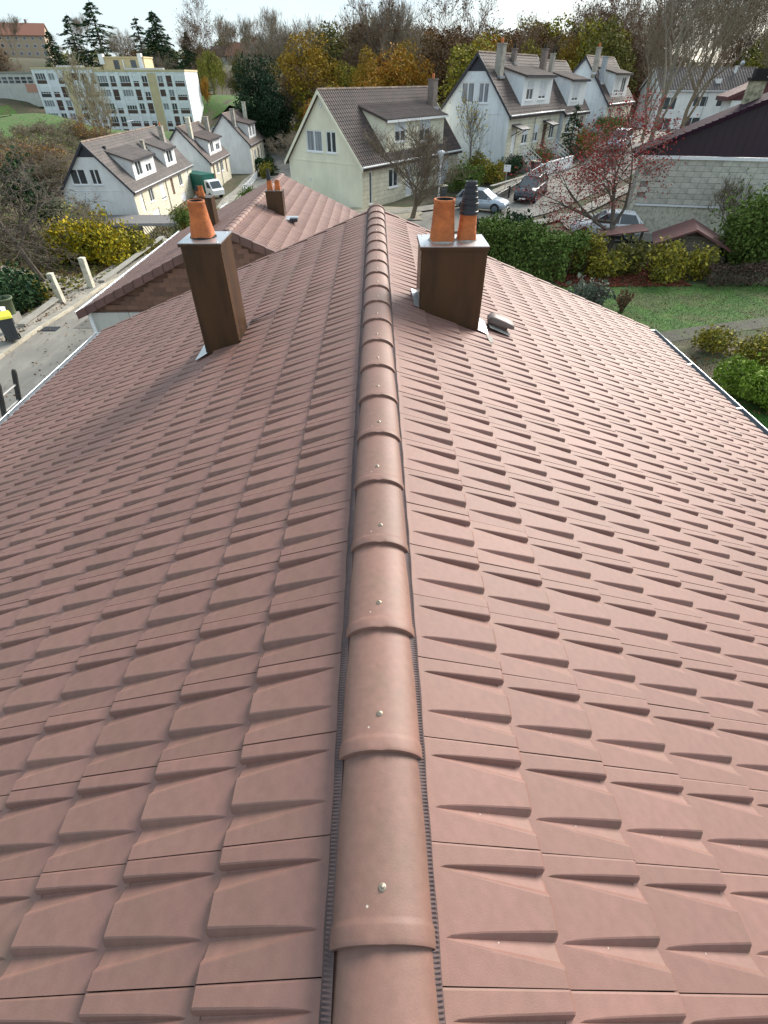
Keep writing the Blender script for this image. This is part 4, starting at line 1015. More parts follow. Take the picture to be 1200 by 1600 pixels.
# far houses on the skyline
def far_block(name, label, loc, rz, W, D, H, rise, wm, rmm, nwin, floors, group=None, over=.6):
    t = thing(name, label, 'house', loc, rz, group)
    q = MB(); q.box(-W / 2, W / 2, 0, D, -3, H); q.add([(-W / 2, 0, H), (-W / 2, D, H), (-W / 2, D / 2, H + rise)], [(0, 1, 2)]); q.add([(W / 2, 0, H), (W / 2, D, H), (W / 2, D / 2, H + rise)], [(0, 1, 2)]); q.build('wall', wm, t)
    q = MB(); kk = rise / (D / 2); e = D / 2 + over
    for s_ in (-1, 1):
        q.hexa([(-W / 2 - over, D / 2, H + rise + .05), (W / 2 + over, D / 2, H + rise + .05), (W / 2 + over, D / 2 + s_ * e, H + rise + .05 - kk * e), (-W / 2 - over, D / 2 + s_ * e, H + rise + .05 - kk * e),
                (-W / 2 - over, D / 2, H + rise + .3), (W / 2 + over, D / 2, H + rise + .3), (W / 2 + over, D / 2 + s_ * e, H + rise + .3 - kk * e), (-W / 2 - over, D / 2 + s_ * e, H + rise + .3 - kk * e)])
    q.build('roof', rmm, t)
    for f_ in range(floors):
        for i in range(nwin):
            x = -W / 2 + W * (i + .5) / nwin; z = H - 1.8 - f_ * 2.9
            q = MB(); q.box(x - .7, x + .7, -.06, .02, z, z + 1.35); w_ = q.build('window', WHITE, t)
            q = MB(); q.box(x - .6, x + .6, -.09, -.062, z + .1, z + 1.25); q.build('pane', GLASS, w_)
    q = MB(); q.box(W * .22, W * .22 + .9, D * .5, D * .5 + .8, H + rise * .6, H + rise + 1.6); q.build('chimney', CHB, t)
    return t
OCH = mat('tan_render', (.42, .33, .24), rough=.9)
far_block('hilltop_building', 'tan apartment building with red tiled roof at the top left', (-184, 350, 15.5), R(14), 30, 14, 9.0, 4.5, OCH, ROOFR, 8, 3)
far_block('hilltop_building', 'lower tan building with red roof at the left edge below the larger one', (-196, 335, 15), R(40), 14, 12, 7.5, 4.0, OCH, ROOFR, 4, 2)
far_block('far_house', 'brown roofed house among the trees above the willow', (-66, 330, 13.5), R(-20), 15, 9, 3.2, 4.2, OCH, ROOFR, 3, 1)
far_block('far_house', 'dark roofed house beside the golden tree on the skyline', (-55, 322, 13), R(10), 9, 8, 3.2, 4.0, WNEIGH, ROOFB, 2, 1)
far_block('far_house', 'small pale house with brown roof left of the skyline houses above the willow', (-76, 335, 13.5), R(10), 9, 8, 3.0, 3.2, WNEIGH, ROOFB, 2, 1)

# building on the right: stone block wall under a purple gable
pb = thing('stone_gabled_house', 'stone block house with dark purple gable cladding on the right', 'house', (17.02, 38, .2), R(-13))
q = MB(); q.box(0, 12.6, .08, 2.1, -2, 4.1); q.build('wall', CONC, pb)
bm_ = MB(); bm_.box(0, .992, 0, .075, .008, .292); me_ = bm_.mesh('stone_block', STONEG)
for j in range(8):
    for i in range(12):
        off = .5 if j % 2 else 0; x = .12 + i * 1.0 - off
        if x < .1: continue
        o = ob('stone_block', me_, pb, (x, rnd.uniform(-.008, .004), 1.85 + j * .3)); 
q = MB()
for i in range(34): q.box(.15 + i * .36, .15 + i * .36 + .345, .05, .078, -1, 1.7)
q.build('ribbed_cladding', POST, pb)
q = MB(); q.box(-.08, 12.7, -.12, .07, 4.26, 4.42); q.box(-.05, 12.6, -.05, .07, 1.72, 1.83); q.build('string_course', WHITE, pb)
q = MB(); q.box(-.10, .10, -.06, .07, -1, 4.25); q.build('corner_post', POST, pb)
q = MB(); q.box(10.4, 10.62, -.07, .07, 0, 4.25); q.build('downpipe', WHITE, pb)
W2 = 12.6; k2 = .42
q = MB(); q.add([(-.5, -.02, 4.43), (W2 + .5, -.02, 4.43), (W2 / 2, -.02, 4.43 + k2 * (W2 / 2 + .5))], [(0, 1, 2)])
for i in range(30):
    x = -.3 + i * .44; z1 = 4.43 + k2 * (min(x + .5, W2 + .5 - x)) - .03
    if z1 > 4.5: q.box(x, x + .03, -.03, -.02, 4.43, z1)
q.build('gable_cladding', PURP, pb)
q = MB()
for s_ in (-1, 1):
    e = W2 / 2 + .55; za2 = 4.43 + k2 * (W2 / 2 + .5)
    q.hexa([(W2 / 2, -.3, za2 - .02), (W2 / 2 + s_ * e, -.3, za2 - .02 - k2 * e), (W2 / 2 + s_ * e, 2.3, za2 - .02 - k2 * e), (W2 / 2, 2.3, za2 - .02),
            (W2 / 2, -.3, za2 + .14), (W2 / 2 + s_ * e, -.3, za2 + .14 - k2 * e), (W2 / 2 + s_ * e, 2.3, za2 + .14 - k2 * e), (W2 / 2, 2.3, za2 + .14)])
q.build('roof', PURPD, pb)
for i in range(22):
    e0 = i * .32; q = MB(); x = W2 / 2 - e0
    q.hexa([(x, -.36, za2 - .05 - k2 * e0), (x - .31, -.36, za2 - .05 - k2 * (e0 + .31)), (x - .31, -.1, za2 - .05 - k2 * (e0 + .31)), (x, -.1, za2 - .05 - k2 * e0),
            (x, -.36, za2 + .17 - k2 * e0), (x - .31, -.36, za2 + .21 - k2 * (e0 + .31)), (x - .31, -.1, za2 + .21 - k2 * (e0 + .31)), (x, -.1, za2 + .17 - k2 * e0)])
    q.build('verge_tile', PURPD, pb)
q = MB(); q.box(5.0, 5.8, 1.5, 2.15, 4, 7.95); c_ = q.build('chimney', mat('lichen_stone', (.40, .36, .25), rough=.95, var=.3, scale=3, col2=(.2, .19, .12), mix_scale=4), pb)
q = MB(); q.box(4.9, 5.9, 1.4, 2.25, 7.95, 8.1); q.box(5.05, 5.75, 1.55, 2.1, 8.1, 8.5); q.build('chimney_cap', SOOT, c_)
rh = thing('back_house', 'white house with dark red verge just behind the purple gabled one', 'house', (32.4, 57, 1.5), R(-14))
q = MB(); q.box(-.5, 10, 0, 3, -2, 5.4); q.add([(-.5, 0, 5.4), (10, 0, 5.4), (4.75, 0, 7.7)], [(0, 1, 2)]); q.build('wall', WWHITE, rh)
q = MB()
for s_ in (-1, 1):
    q.hexa([(4.75, -.4, 7.7), (4.75 + s_ * 5.8, -.4, 5.2), (4.75 + s_ * 5.8, 3.4, 5.2), (4.75, 3.4, 7.7), (4.75, -.4, 8.0), (4.75 + s_ * 5.8, -.4, 5.5), (4.75 + s_ * 5.8, 3.4, 5.5), (4.75, 3.4, 8.0)])
q.build('roof', mat('dark_red_tile', (.10, .028, .03), rough=.6), rh)
q = MB(); q.add([(-.9, -.03, 5.25), (10.4, -.03, 5.25), (4.75, -.03, 7.72)], [(0, 1, 2)]); q.build('gable_cladding', mat('dark_red_cladding', (.12, .03, .035), rough=.6), rh)

# garden shed
sh = thing('garden_shed', 'grey plank garden shed with reddish pitched roof under the red tree', 'shed', (16.5, 31.4, 0), R(-22)); sh.scale = (.88, .88, .86)
for i in range(11):
    q = MB(); hgt = .155
    x0, x1 = 0, 3.3; z0 = i * .17
    if z0 > 1.55:
        f_ = (z0 - 1.5) / .75; x0, x1 = 1.65 * f_, 3.3 - 1.65 * f_
    q.box(x0, x1, -.02, .0, z0, z0 + hgt); q.build('plank', WOODG, sh)
q = MB(); q.box(0, 3.3, .001, 2.6, 0, 1.5); q.add([(0, .001, 1.5), (3.3, .001, 1.5), (1.65, .001, 2.25)], [(0, 1, 2)]); q.build('wall', WOODD, sh)
q = MB(); q.bar((1.65, -.05, 2.1), (.75, -.05, .2), .03); q.bar((0.02, -.05, 1.5), (-.02, -.05, 0), .04); q.build('brace', WOODG, sh)
for s_ in (-1, 1):
    q = MB(); n = 24; vs = []
    for i in range(n + 1):
        y = -.5 + 3.6 * i / n; rr = .018 * (i % 2)
        vs += [(1.65, y, 2.32 + rr), (1.65 + s_ * 2.25, y, 1.30 + rr)]
    q.add(vs, [(2 * i, 2 * i + 1, 2 * i + 3, 2 * i + 2) for i in range(n)])
    q.add([(x, y, z - .05) for x, y, z in vs], [(2 * i, 2 * i + 1, 2 * i + 3, 2 * i + 2) for i in range(n)])
    q.hexa([(1.65, -.52, 2.22), (1.65 + s_ * 2.27, -.52, 1.2), (1.65 + s_ * 2.27, -.48, 1.2), (1.65, -.48, 2.22), (1.65, -.52, 2.34), (1.65 + s_ * 2.27, -.52, 1.32), (1.65 + s_ * 2.27, -.48, 1.32), (1.65, -.48, 2.34)])
    q.build('roof', TERRA, sh)
# red leaning lean-to roof left of the shed
cr = thing('open_lean_to', 'open wooden lean-to on posts with reddish roof left of the shed', 'lean-to', (13.3, 32.2, 0), R(-12)); cr.scale = (.85, .8, .85)
q = MB(); q.hexa([(-.3, -.3, 1.55), (2.7, -.3, 2.0), (2.7, 2.0, 2.0), (-.3, 2.0, 1.55), (-.3, -.3, 1.62), (2.7, -.3, 2.07), (2.7, 2.0, 2.07), (-.3, 2.0, 1.62)]); q.build('roof', TERRA, cr)
for xx in (0, .45, 2.4):
    q = MB(); q.box(xx - .07, xx + .07, -.1, .04, 0, 1.62 + xx * .14); q.build('post', WOODD, cr)

# ------------------------------------------------------------------ vehicles
def car_mesh(parent, L, W, H, paint, hatch=True, van=False):
    """lofted body with arches, glasshouse, wheels, lamps; nose towards +X, origin on the ground"""
    hw = W / 2; st = []
    if van: st = [(-.5, .55, 1.0, .86), (-.49, .35, 1.05, .95), (-.3, .3, 1.05, 1.0), (0, .28, 1.05, 1.0), (.30, .28, 1.0, 1.0), (.42, .30, .92, .96), (.48, .34, .78, .88), (.5, .42, .62, .78)]
    else: st = [(-.5, .48, .80, .78), (-.485, .32, .98, .90), (-.42, .26, 1.02, .97), (-.2, .24, 1.0, 1.0), (.1, .24, .97, 1.0), (.24, .25, .95, .99), (.36, .27, .88, .96), (.45, .28, .78, .90), (.49, .32, .66, .80), (.5, .42, .55, .70)]
    sc = H / 1.5; rings = []
    for x, zb, zt, wf in st:
        zb *= sc; zt *= sc; w_ = hw * wf
        rings.append([(x * L, -w_ * .86, zb), (x * L, -w_ * .99, zb + (zt - zb) * .22), (x * L, -w_, zb + (zt - zb) * .5), (x * L, -w_ * .965, zb + (zt - zb) * .82), (x * L, -w_ * .86, zt - .01), (x * L, -w_ * .4, zt + .025),
                      (x * L, w_ * .4, zt + .025), (x * L, w_ * .86, zt - .01), (x * L, w_ * .965, zb + (zt - zb) * .82), (x * L, w_, zb + (zt - zb) * .5), (x * L, w_ * .99, zb + (zt - zb) * .22), (x * L, w_ * .86, zb)])
    b = MB(); m = 12; vs = [v for r_ in rings for v in r_]
    b.add(vs, [(i * m + j, (i + 1) * m + j, (i + 1) * m + (j + 1) % m, i * m + (j + 1) % m) for i in range(len(rings) - 1) for j in range(m)])
    b.add(rings[0], [tuple(range(m))]); b.add(rings[-1], [tuple(range(m))[::-1]])
    body = b.build('body', paint, parent, True)
    # glasshouse
    if van: gh = [(-.49, 1.03, .9), (-.46, 1.48, .86), (-.2, 1.5, .86), (.12, 1.5, .85), (.34, .98, .86)]
    else: gh = [(-.47, .98, .86), (-.36, 1.42, .70), (-.15, 1.49, .70), (.04, 1.46, .70), (.235, .94, .84)]
    lo = 0.95 * sc; q = MB(); top = [(x * L, z * sc, hw * wf) for x, z, wf in gh]
    xs = [t[0] for t in top]
    low = [(xs[0], lo, hw * .9), (xs[0] * .93, lo, hw * .92), (xs[2], lo, hw * .93), (xs[3], lo, hw * .93), (xs[4], lo - .02, hw * .88)]
    vs = []
    for (x1, z1, w1), (x2, z2, w2) in zip(top, low): vs += [(x1, -w1, z1), (x1, w1, z1), (x2, -w2, z2), (x2, w2, z2)]
    fs = []
    for i in range(4):
        o_ = i * 4; p_ = o_ + 4
        fs += [(o_, p_, p_ + 1, o_ + 1), (o_, o_ + 2, p_ + 2, p_), (o_ + 1, p_ + 1, p_ + 3, o_ + 3)]
    q.add(vs, fs); q.build('windows', GLASS, parent)
    # painted roof and pillars stand proud of the glass
    q = MB(); pr = .012
    for i in (1, 2):
        a_, c_ = top[i], top[i + 1]
        q.hexa([(a_[0], -a_[2] - pr, a_[1] - .02), (c_[0], -c_[2] - pr, c_[1] - .02), (c_[0], c_[2] + pr, c_[1] - .02), (a_[0], a_[2] + pr, a_[1] - .02),
                (a_[0], -a_[2] + .05, a_[1] + .035), (c_[0], -c_[2] + .05, c_[1] + .035), (c_[0], c_[2] - .05, c_[1] + .035), (a_[0], a_[2] - .05, a_[1] + .035)])
    for s_ in (-1, 1):
        for i, j in ((0, 1), (3, 4)): q.bar((top[i][0], s_ * (top[i][2] + .005), top[i][1]), (top[j][0], s_ * (top[j][2] + .005), top[j][1]), .035)
        for i in (1, 2): q.bar((low[i][0], s_ * (low[i][2] + .005), lo), (top[i][0], s_ * (top[i][2] + .008), top[i][1]), .035 if i == 2 else .06)
    q.build('roof', paint, parent)
    for sx in (-.31, .31):
        for sy in (-1, 1):
            r_ = .32; cx, cy = sx * L, sy * (hw - .10)
            q = MB(); prof = [(r_ - .09, -.10), (r_ - .01, -.11), (r_, -.07), (r_, .07), (r_ - .01, .11), (r_ - .09, .10)]
            n = 20; vs = []
            for rr, yy in prof:
                for k_ in range(n): t = 2 * math.pi * k_ / n; vs.append((cx + rr * math.cos(t), cy + yy, r_ + rr * math.sin(t)))
            q.add(vs, [(i * n + k_, (i + 1) * n + k_, (i + 1) * n + (k_ + 1) % n, i * n + (k_ + 1) % n) for i in range(5) for k_ in range(n)])
            wh = q.build('wheel', TYRE, parent, True)
            q = MB(); yy = cy + sy * .085; q.add([(cx + (r_ - .085) * math.cos(2 * math.pi * k_ / n), yy, r_ + (r_ - .085) * math.sin(2 * math.pi * k_ / n)) for k_ in range(n)], [tuple(range(n))])
            for k_ in range(5): t = 2 * math.pi * k_ / 5; q.bar((cx, yy + sy * .01, r_), (cx + .22 * math.cos(t), yy + sy * .01, r_ + .22 * math.sin(t)), .022)
            q.build('rim', ZINCD, wh)
            q = MB(); vs = []          # dark wheel arch
            for k_ in range(13):
                t = math.pi * k_ / 12; vs += [(cx + (r_ + .06) * math.cos(t), sy * (hw * .985), r_ + (r_ + .06) * math.sin(t)), (cx + (r_ + .0) * math.cos(t), sy * (hw * 1.004), r_ + (r_ + .0) * math.sin(t))]
            q.add(vs, [(2 * k_, 2 * k_ + 1, 2 * k_ + 3, 2 * k_ + 2) for k_ in range(12)]); q.build('wheel_arch', TYRE, parent)
    for sy in (-1, 1):
        q = MB(); q.hexa([(L * .465, sy * hw * .56, .60 * sc), (L * .497, sy * hw * .52, .58 * sc), (L * .49, sy * hw * .70, .60 * sc), (L * .43, sy * hw * .84, .62 * sc), (L * .45, sy * hw * .54, .74 * sc), (L * .472, sy * hw * .5, .70 * sc), (L * .462, sy * hw * .74, .72 * sc), (L * .40, sy * hw * .88, .78 * sc)]); q.build('headlight', mat('lamp_glass', (.7, .72, .75), rough=.1, spec=.9), parent)
        q = MB(); q.box(-L * .498, -L * .47, min(sy * hw * .6, sy * hw * .86), max(sy * hw * .6, sy * hw * .86), .72 * sc, .95 * sc); q.build('tail_light', mat('red_lamp', (.35, .01, .01), rough=.2), parent)
        q = MB(); q.box(L * .16, L * .20, min(sy * (hw + .01), sy * (hw + .17)), max(sy * (hw + .01), sy * (hw + .17)), .93 * sc, 1.05 * sc); q.build('wing_mirror', paint, parent)
        q = MB()
        for xx in (-.14, .02): q.box(xx * L, xx * L + .14, min(sy * hw * .975, sy * (hw + .012)), max(sy * hw * .975, sy * (hw + .012)), .80 * sc, .825 * sc)
        q.build('door_handle', ZINCD, parent)
    q = MB(); q.box(L * .485, L * .503, -hw * .42, hw * .42, .40 * sc, .56 * sc); q.build('grille', TYRE, parent)
    q = MB(); q.box(L * .503, L * .508, -.26, .26, .34 * sc, .34 * sc + .11); q.build('number_plate', WHITE, parent)
    return body
def car(label, x, y, az, L, W, H, paint, z=None, van=False, name='parked_car', group='parked cars'):
    g_ = gz(x, y) + .09 if z is None else z
    u = (math.sin(R(az)), math.cos(R(az))); zf, zr = gz(x + u[0] * 1.4, y + u[1] * 1.4), gz(x - u[0] * 1.4, y - u[1] * 1.4)
    t = thing(name, label, 'van' if van else 'car', (x, y, g_), R(90 - az), group)
    t.rotation_euler = (0, -math.atan2(zf - zr, 2.8), R(90 - az)); car_mesh(t, L, W, H, paint, van=van); return t
PSIL = mat('silver_paint', (.42, .47, .53), rough=.25, metal=.4, var=.02); PDRK = mat('dark_blue_paint', (.028, .036, .05), rough=.2, metal=.3, var=.02, spec=.7)
PWHT = mat('white_car_paint', (.78, .80, .82), rough=.25, var=.02); PRED = mat('red_paint', (.35, .05, .07), rough=.3)
car('silver grey hatchback parked in front of the cream house, half behind the flue pipe', 8.4, 45.4, 118, 4.1, 1.76, 1.45, PSIL)
car('dark blue hatchback parked at the kerb facing us', 13.1, 49.2, 210, 4.4, 1.82, 1.58, PDRK)
car('white car behind the hedge, half hidden by the red leaved tree', 15.2, 36.9, 285, 4.4, 1.8, 1.5, PWHT)
car('pale grey people carrier parked farthest up the street beyond the terrace steps', 27.6, 69.4, 214, 4.6, 1.85, 1.75, PSIL)
car('tiny white car far off on the lane beside the apartment lawn', -49.5, 197.6, 95, 4.2, 1.75, 1.5, PWHT, group='distant cars')
car('tiny red car far off in front of the big dark conifer', -41.5, 197.2, 95, 4.0, 1.7, 1.5, PRED, group='distant cars')
# lorry with green tarpaulin
tx, ty = -24.0, 82.4
tk = thing('lorry', 'small lorry with green tarpaulin body and white cab in the left row', 'lorry', (tx, ty, gz(tx, ty) + .05), R(-40)); tk.scale = (.92, .92, .92)
q = MB(); q.box(-3.2, 1.5, -1.1, 1.1, .85, 2.95); vs = q.v; q.build('tarpaulin_body', TRGRN, tk)
q = MB()
for i in range(8): q.box(-3.2 + i * .66, -3.16 + i * .66, -1.12, 1.12, .85, 2.97)
q.build('tarpaulin_hoops', mat('green_tarp_dark', (.01, .09, .07), rough=.5), tk)
q = MB(); q.box(-3.2, 3.1, -.45, .45, .55, .85); q.build('chassis', TYRE, tk)
q = MB(); q.hexa([(1.6, -1.0, .55), (3.35, -1.0, .55), (3.35, 1.0, .55), (1.6, 1.0, .55), (1.6, -.92, 2.35), (2.55, -.92, 2.35), (2.55, .92, 2.35), (1.6, .92, 2.35)])
q.v[1] = (3.35, -1.0, .55); b_ = q
q = MB()
ring = [(1.6, .5), (3.4, .5), (3.45, 1.1), (3.2, 1.35), (2.65, 2.2), (2.4, 2.32), (1.6, 2.32)]
vs = [(x, -1.0, z) for x, z in ring] + [(x, 1.0, z) for x, z in ring]
q.add(vs, [tuple(range(7)), tuple(range(13, 6, -1))] + [(i, 7 + i, 7 + (i + 1) % 7, (i + 1) % 7) for i in range(7)]); cb = q.build('cab', PWHT, tk)
q = MB(); q.hexa([(3.16, -.85, 1.42), (3.22, -.85, 1.36), (3.22, .85, 1.36), (3.16, .85, 1.42), (2.70, -.8, 2.17), (2.74, -.8, 2.18), (2.74, .8, 2.18), (2.70, .8, 2.17)]); q.build('windscreen', GLASS, cb)
q = MB()
for s_ in (-1, 1): q.add([(2.0, s_ * 1.012, 1.4), (3.05, s_ * 1.012, 1.4), (2.6, s_ * 1.012, 2.1), (2.0, s_ * 1.012, 2.1)], [(0, 1, 2, 3)])
q.build('side_window', GLASS, cb)
for xx in (-2.2, 2.5):
    for s_ in (-1, 1): q = MB(); q.tube([(xx, s_ * .75, .4), (xx, s_ * 1.02, .4)], [.4, .4], 18); w_ = q.build('wheel', TYRE, tk); q = MB(); q.tube([(xx, s_ * 1.0, .4), (xx, s_ * 1.03, .4)], [.2, .2], 12); q.build('rim', WHITE, w_)

# ------------------------------------------------------------------ street furniture, bins, posts, ladder
def bin_(label, x, y, rz, body, lid, group='wheelie bins'):
    t = thing('wheelie_bin', label, 'bin', (x, y, gz(x, y) + .14), rz, group)
    q = MB(); q.hexa([(-.21, -.24, .1), (.21, -.24, .1), (.21, .24, .1), (-.21, .24, .1), (-.28, -.33, .98), (.28, -.33, .98), (.28, .33, .98), (-.28, .33, .98)])
    q.box(-.30, .30, -.35, .36, .93, .985); q.box(-.03, .03, -.30, -.25, .2, .9); q.build('body', body, t)
    q = MB(); q.hexa([(-.31, -.38, .987), (.31, -.38, .987), (.31, .38, .987), (-.31, .38, .987), (-.27, -.30, 1.06), (.27, -.30, 1.06), (.27, .36, 1.09), (-.27, .36, 1.09)]); q.build('lid', lid, t)
    q = MB(); q.tube([(-.22, .44, 1.0), (.22, .44, 1.0)], [.018, .018], 6); q.bar((-.22, .34, .98), (-.22, .44, 1.0), .015); q.bar((.22, .34, .98), (.22, .44, 1.0), .015); q.build('handle', body, t)
    for s_ in (-1, 1): q = MB(); q.tube([(s_ * .22, .24, .1), (s_ * .28, .24, .1)], [.1, .1], 14); q.build('wheel', TYRE, t)
    return t
bin_('grey wheelie bin with yellow lid standing on the left pavement', -15.0, 20.25, R(35), PLATE, PYEL)
bin_('grey wheelie bin with pale lid on the pavement behind the dark blue car', 15.1, 56.8, R(120), PLATE, mat('pale_lid', (.5, .47, .33), rough=.6))
bin_('grey bin with cream lid beside the cream house corner, left of the silver car', 5.6, 49.2, R(120), PLATE, mat('pale_lid2', (.55, .5, .36), rough=.6))
def post(name, label, x, y, h, s_, m, lean=0):
    g_ = gz(x, y); q = MB(); q.box(-s_, s_, -s_, s_, -.3, h - .04); q.hexa([(-s_ - .02, -s_ - .02, h - .04), (s_ + .02, -s_ - .02, h - .04), (s_ + .02, s_ + .02, h - .04), (-s_ - .02, s_ + .02, h - .04), (-s_ + .03, -s_ + .03, h), (s_ - .03, -s_ + .03, h), (s_ - .03, s_ - .03, h), (-s_ + .03, s_ - .03, h)])
    o = q.build(name, m, loc=(x, y, g_)); o['label'] = label; o['category'] = 'post'; o.rotation_euler = (0, R(lean), 0); return o
post('gate_post', 'cream concrete gate post left of the driveway, the one nearer the bins', -15.65, 25.6, 1.5, .13, POST, -2)['group'] = 'gate posts of the left driveway'
post('gate_post', 'cream concrete gate post right of the driveway, nearest the yellow shrub', -15.35, 28.2, 1.6, .14, POST, 1)['group'] = 'gate posts of the left driveway'
post('round_topped_post', 'short white post right behind the yellow lidded bin', -15.75, 21.3, 1.15, .15, WHITE)
g_ = gz(-17, 23)
q = MB(); q.lathe([(.30, 0), (.36, .6), (.42, .62), (.42, .68), (.36, .68), (.33, .55)], 18); o = q.build('garden_tub', mat('green_plastic', (.10, .13, .07), rough=.7), None, True, (-16.4, 22.6, gz(-16.4, 22.6) + .5)); o['label'] = 'faded green plastic tub behind the short white post'; o['category'] = 'tub'
q = MB(); q.box(-.3, .3, -.3, .3, -.3, .5); q.build('tub_stand', CONC, o, loc=(0, 0, -.5))
# street lamp
lx, ly = 4.7, 43.6
t = thing('street_lamp', 'white street lamp with cup shaped lantern in front of the cream house', 'street lamp', (lx, ly, gz(lx, ly)))
q = MB(); q.tube([(0, 0, 0), (0, 0, 1.2), (0, 0, 3.5)], [.075, .06, .045], 10); q.build('pole', WHITE, t, True)
q = MB(); q.lathe([(.07, 3.4), (.12, 3.55), (.20, 3.95), (.26, 4.05), (.27, 4.12), (.1, 4.2), (.0, 4.22)], 14); q.build('lantern', SHUT, t, True)
q = MB(); q.tube([(0, 0, 1.3), (0, 0, 1.5)], [.1, .1], 8); q.build('collar', ZINC, t)
# sign post by the dark car
t = thing('small_sign', 'small white board on a post behind the dark blue car', 'sign', (11.4, 51.7, gz(11.4, 51.7)), R(-30))
q = MB(); q.bar((0, 0, 0), (0, 0, 2.0), .03); q.build('post', ZINC, t); q = MB(); q.box(-.3, .3, -.05, -.03, 1.5, 2.0); q.build('board', WHITE, t)
# fences
def fence(label, pts, h, m, kind='pale', gap=.14, group=None):
    t = thing('fence', label, 'fence', (pts[0][0], pts[0][1], gz(*pts[0]) + .05), 0, group); ox, oy, oz = t.location
    for i in range(len(pts) - 1):
        p, q_ = Vector(pts[i]), Vector(pts[i + 1]); L = (q_ - p).length; n = max(1, int(L / 2.0))
        for j in range(n + 1):
            c = p.lerp(q_, j / n); z = gz(c.x, c.y) + .05
            b = MB(); b.box(-.06, .06, -.06, .06, -.2, h + .08); b.build('post', m, t, loc=(c.x - ox, c.y - oy, z - oz), rz=math.atan2(q_.y - p.y, q_.x - p.x))
        b = MB()
        def P(s_, z): c = p.lerp(q_, s_); return (c.x - ox, c.y - oy, gz(c.x, c.y) + .05 + z - oz)
        for j in range(n):
            for zz in ((.15 * h + .08, .9 * h) if kind == 'pale' else (.95 * h,)): b.bar(P(j / n, zz), P((j + 1) / n, zz), .03)
        b.build('rail', m, t)
        nn = int(L / gap)
        for j in range(nn):
            b = MB(); b.bar(P((j + .5) / nn, .08), P((j + .5) / nn, h), .022 if kind == 'pale' else .012); b.build('slat', m, t)
    return t
fence('white picket fence along the pavement right of the yellow shrub', [(-15.4, 40), (-15.9, 49), (-17.0, 57)], 1.0, POST)
fence('white gate and picket fence in front of the nearest left row house garden', [(-18.4, 63), (-18.8, 73)], .9, WHITE)
fence('white picket fence in front of the second left row house', [(-19.0, 84), (-19.2, 96)], 1.0, WHITE, gap=.22)
fence('thin dark metal fence on the kerb left of the dark blue car', [(9.9, 47.6), (12.9, 51.9)], .8, PIPE, 'bar', .13)
fence('white railing before the steps of the nearest terrace house', [(14.2, 54.4), (17.0, 58.2)], 1.0, WHITE, 'bar', .15)
def wall_seg(name, label, p, q_, h, th2, m, cat='wall'):
    p, q_ = Vector(p), Vector(q_); L = (q_ - p).length; c = (p + q_) / 2; b = MB(); n = 6; az_ = math.atan2(q_.y - p.y, q_.x - p.x)
    for i in range(n):
        a_, c_ = p.lerp(q_, i / n), p.lerp(q_, (i + 1) / n); z = gz(*((a_ + c_) / 2)); b.box(-L / 2 + L * i / n, -L / 2 + L * (i + 1) / n - .01, -th2, th2, z - .5, z + h)
    b.box(-L / 2, L / 2, -th2 - .03, th2 + .03, max(v[2] for v in b.v) + .002, max(v[2] for v in b.v) + .06)
    o = b.build(name, m, loc=(c.x, c.y, 0), rz=az_); o['label'] = label; o['category'] = cat; return o
wall_seg('garden_wall', 'low pale garden wall by the steps at the pavement of the terrace', (16.4, 57.2), (20.4, 62.6), 1.0, .12, WHITE)
wall_seg('garden_wall', 'low concrete wall behind the dark blue car below the shrubs', (9.5, 48.2), (15.6, 56.4), .5, .12, CONC)
wall_seg('garden_wall', 'low rubble edging along the left pavement between the posts and the shrub', (-15.3, 29.3), (-15.2, 39.5), .28, .15, CONC)
wall_seg('garden_wall', 'low rubble edging along the left pavement between the bin and the first gate post', (-15.6, 21.9), (-15.7, 25.2), .22, .15, CONC)
wall_seg('garden_edging', 'pale plank lying on the path edge at the right', (20.2, 20.2), (25.5, 21.4), .16, .06, WHITE, 'plank')
for i, (x, y, sx, sy) in enumerate(((-10.6, 17.5, .9, 1.6), (-12.9, 24.5, .5, 2.6), (-11.8, 12.2, 1.2, .8), (-10.9, 30.5, .7, 1.4))):
    drape('road_repair', [[(x - sx, y - sy), (x, y - sy), (x + sx, y - sy)], [(x - sx, y + sy), (x, y + sy), (x + sx, y + sy)]], mat('patched_asphalt', (.125, .118, .105), rough=.95, var=.2, scale=3), .066, kind='structure')
# ladder against the left gutter
ld = thing('ladder', 'old dark ladder with metal rungs leaning on the left gutter', 'ladder', (-6.90, 6.58, 0))
top_ = Vector((1.66, 0, 5.14)); bot = Vector((0, 0, 0))
for yy in (-.20, .20):
    q = MB(); d = (top_ - bot).normalized(); side = Vector((0, 1, 0)); nn = d.cross(side)
    vs = []
    for P, s_ in ((bot, 1), (top_ - d * .05, 1), (top_, .6)):
        for a_, c_ in ((-.014, -.032), (.014, -.032), (.014, .032), (-.014, .032)): vs.append(P + side * (a_ + yy) + nn * (c_ * s_))
    q.add(vs, [(0, 3, 2, 1), (8, 9, 10, 11)] + [(4 * i + k_, 4 * i + (k_ + 1) % 4, 4 * i + 4 + (k_ + 1) % 4, 4 * i + 4 + k_) for i in range(2) for k_ in range(4)]); q.build('rail', LADR, ld)
for i in range(20):
    P = bot.lerp(top_, (i + .5) / 20.4); q = MB(); q.tube([P + Vector((0, -.19, 0)), P + Vector((0, .19, 0))], [.015, .015], 6); q.build('rung', mat('worn_rung', (.30, .30, .29), rough=.6, metal=.3), ld)

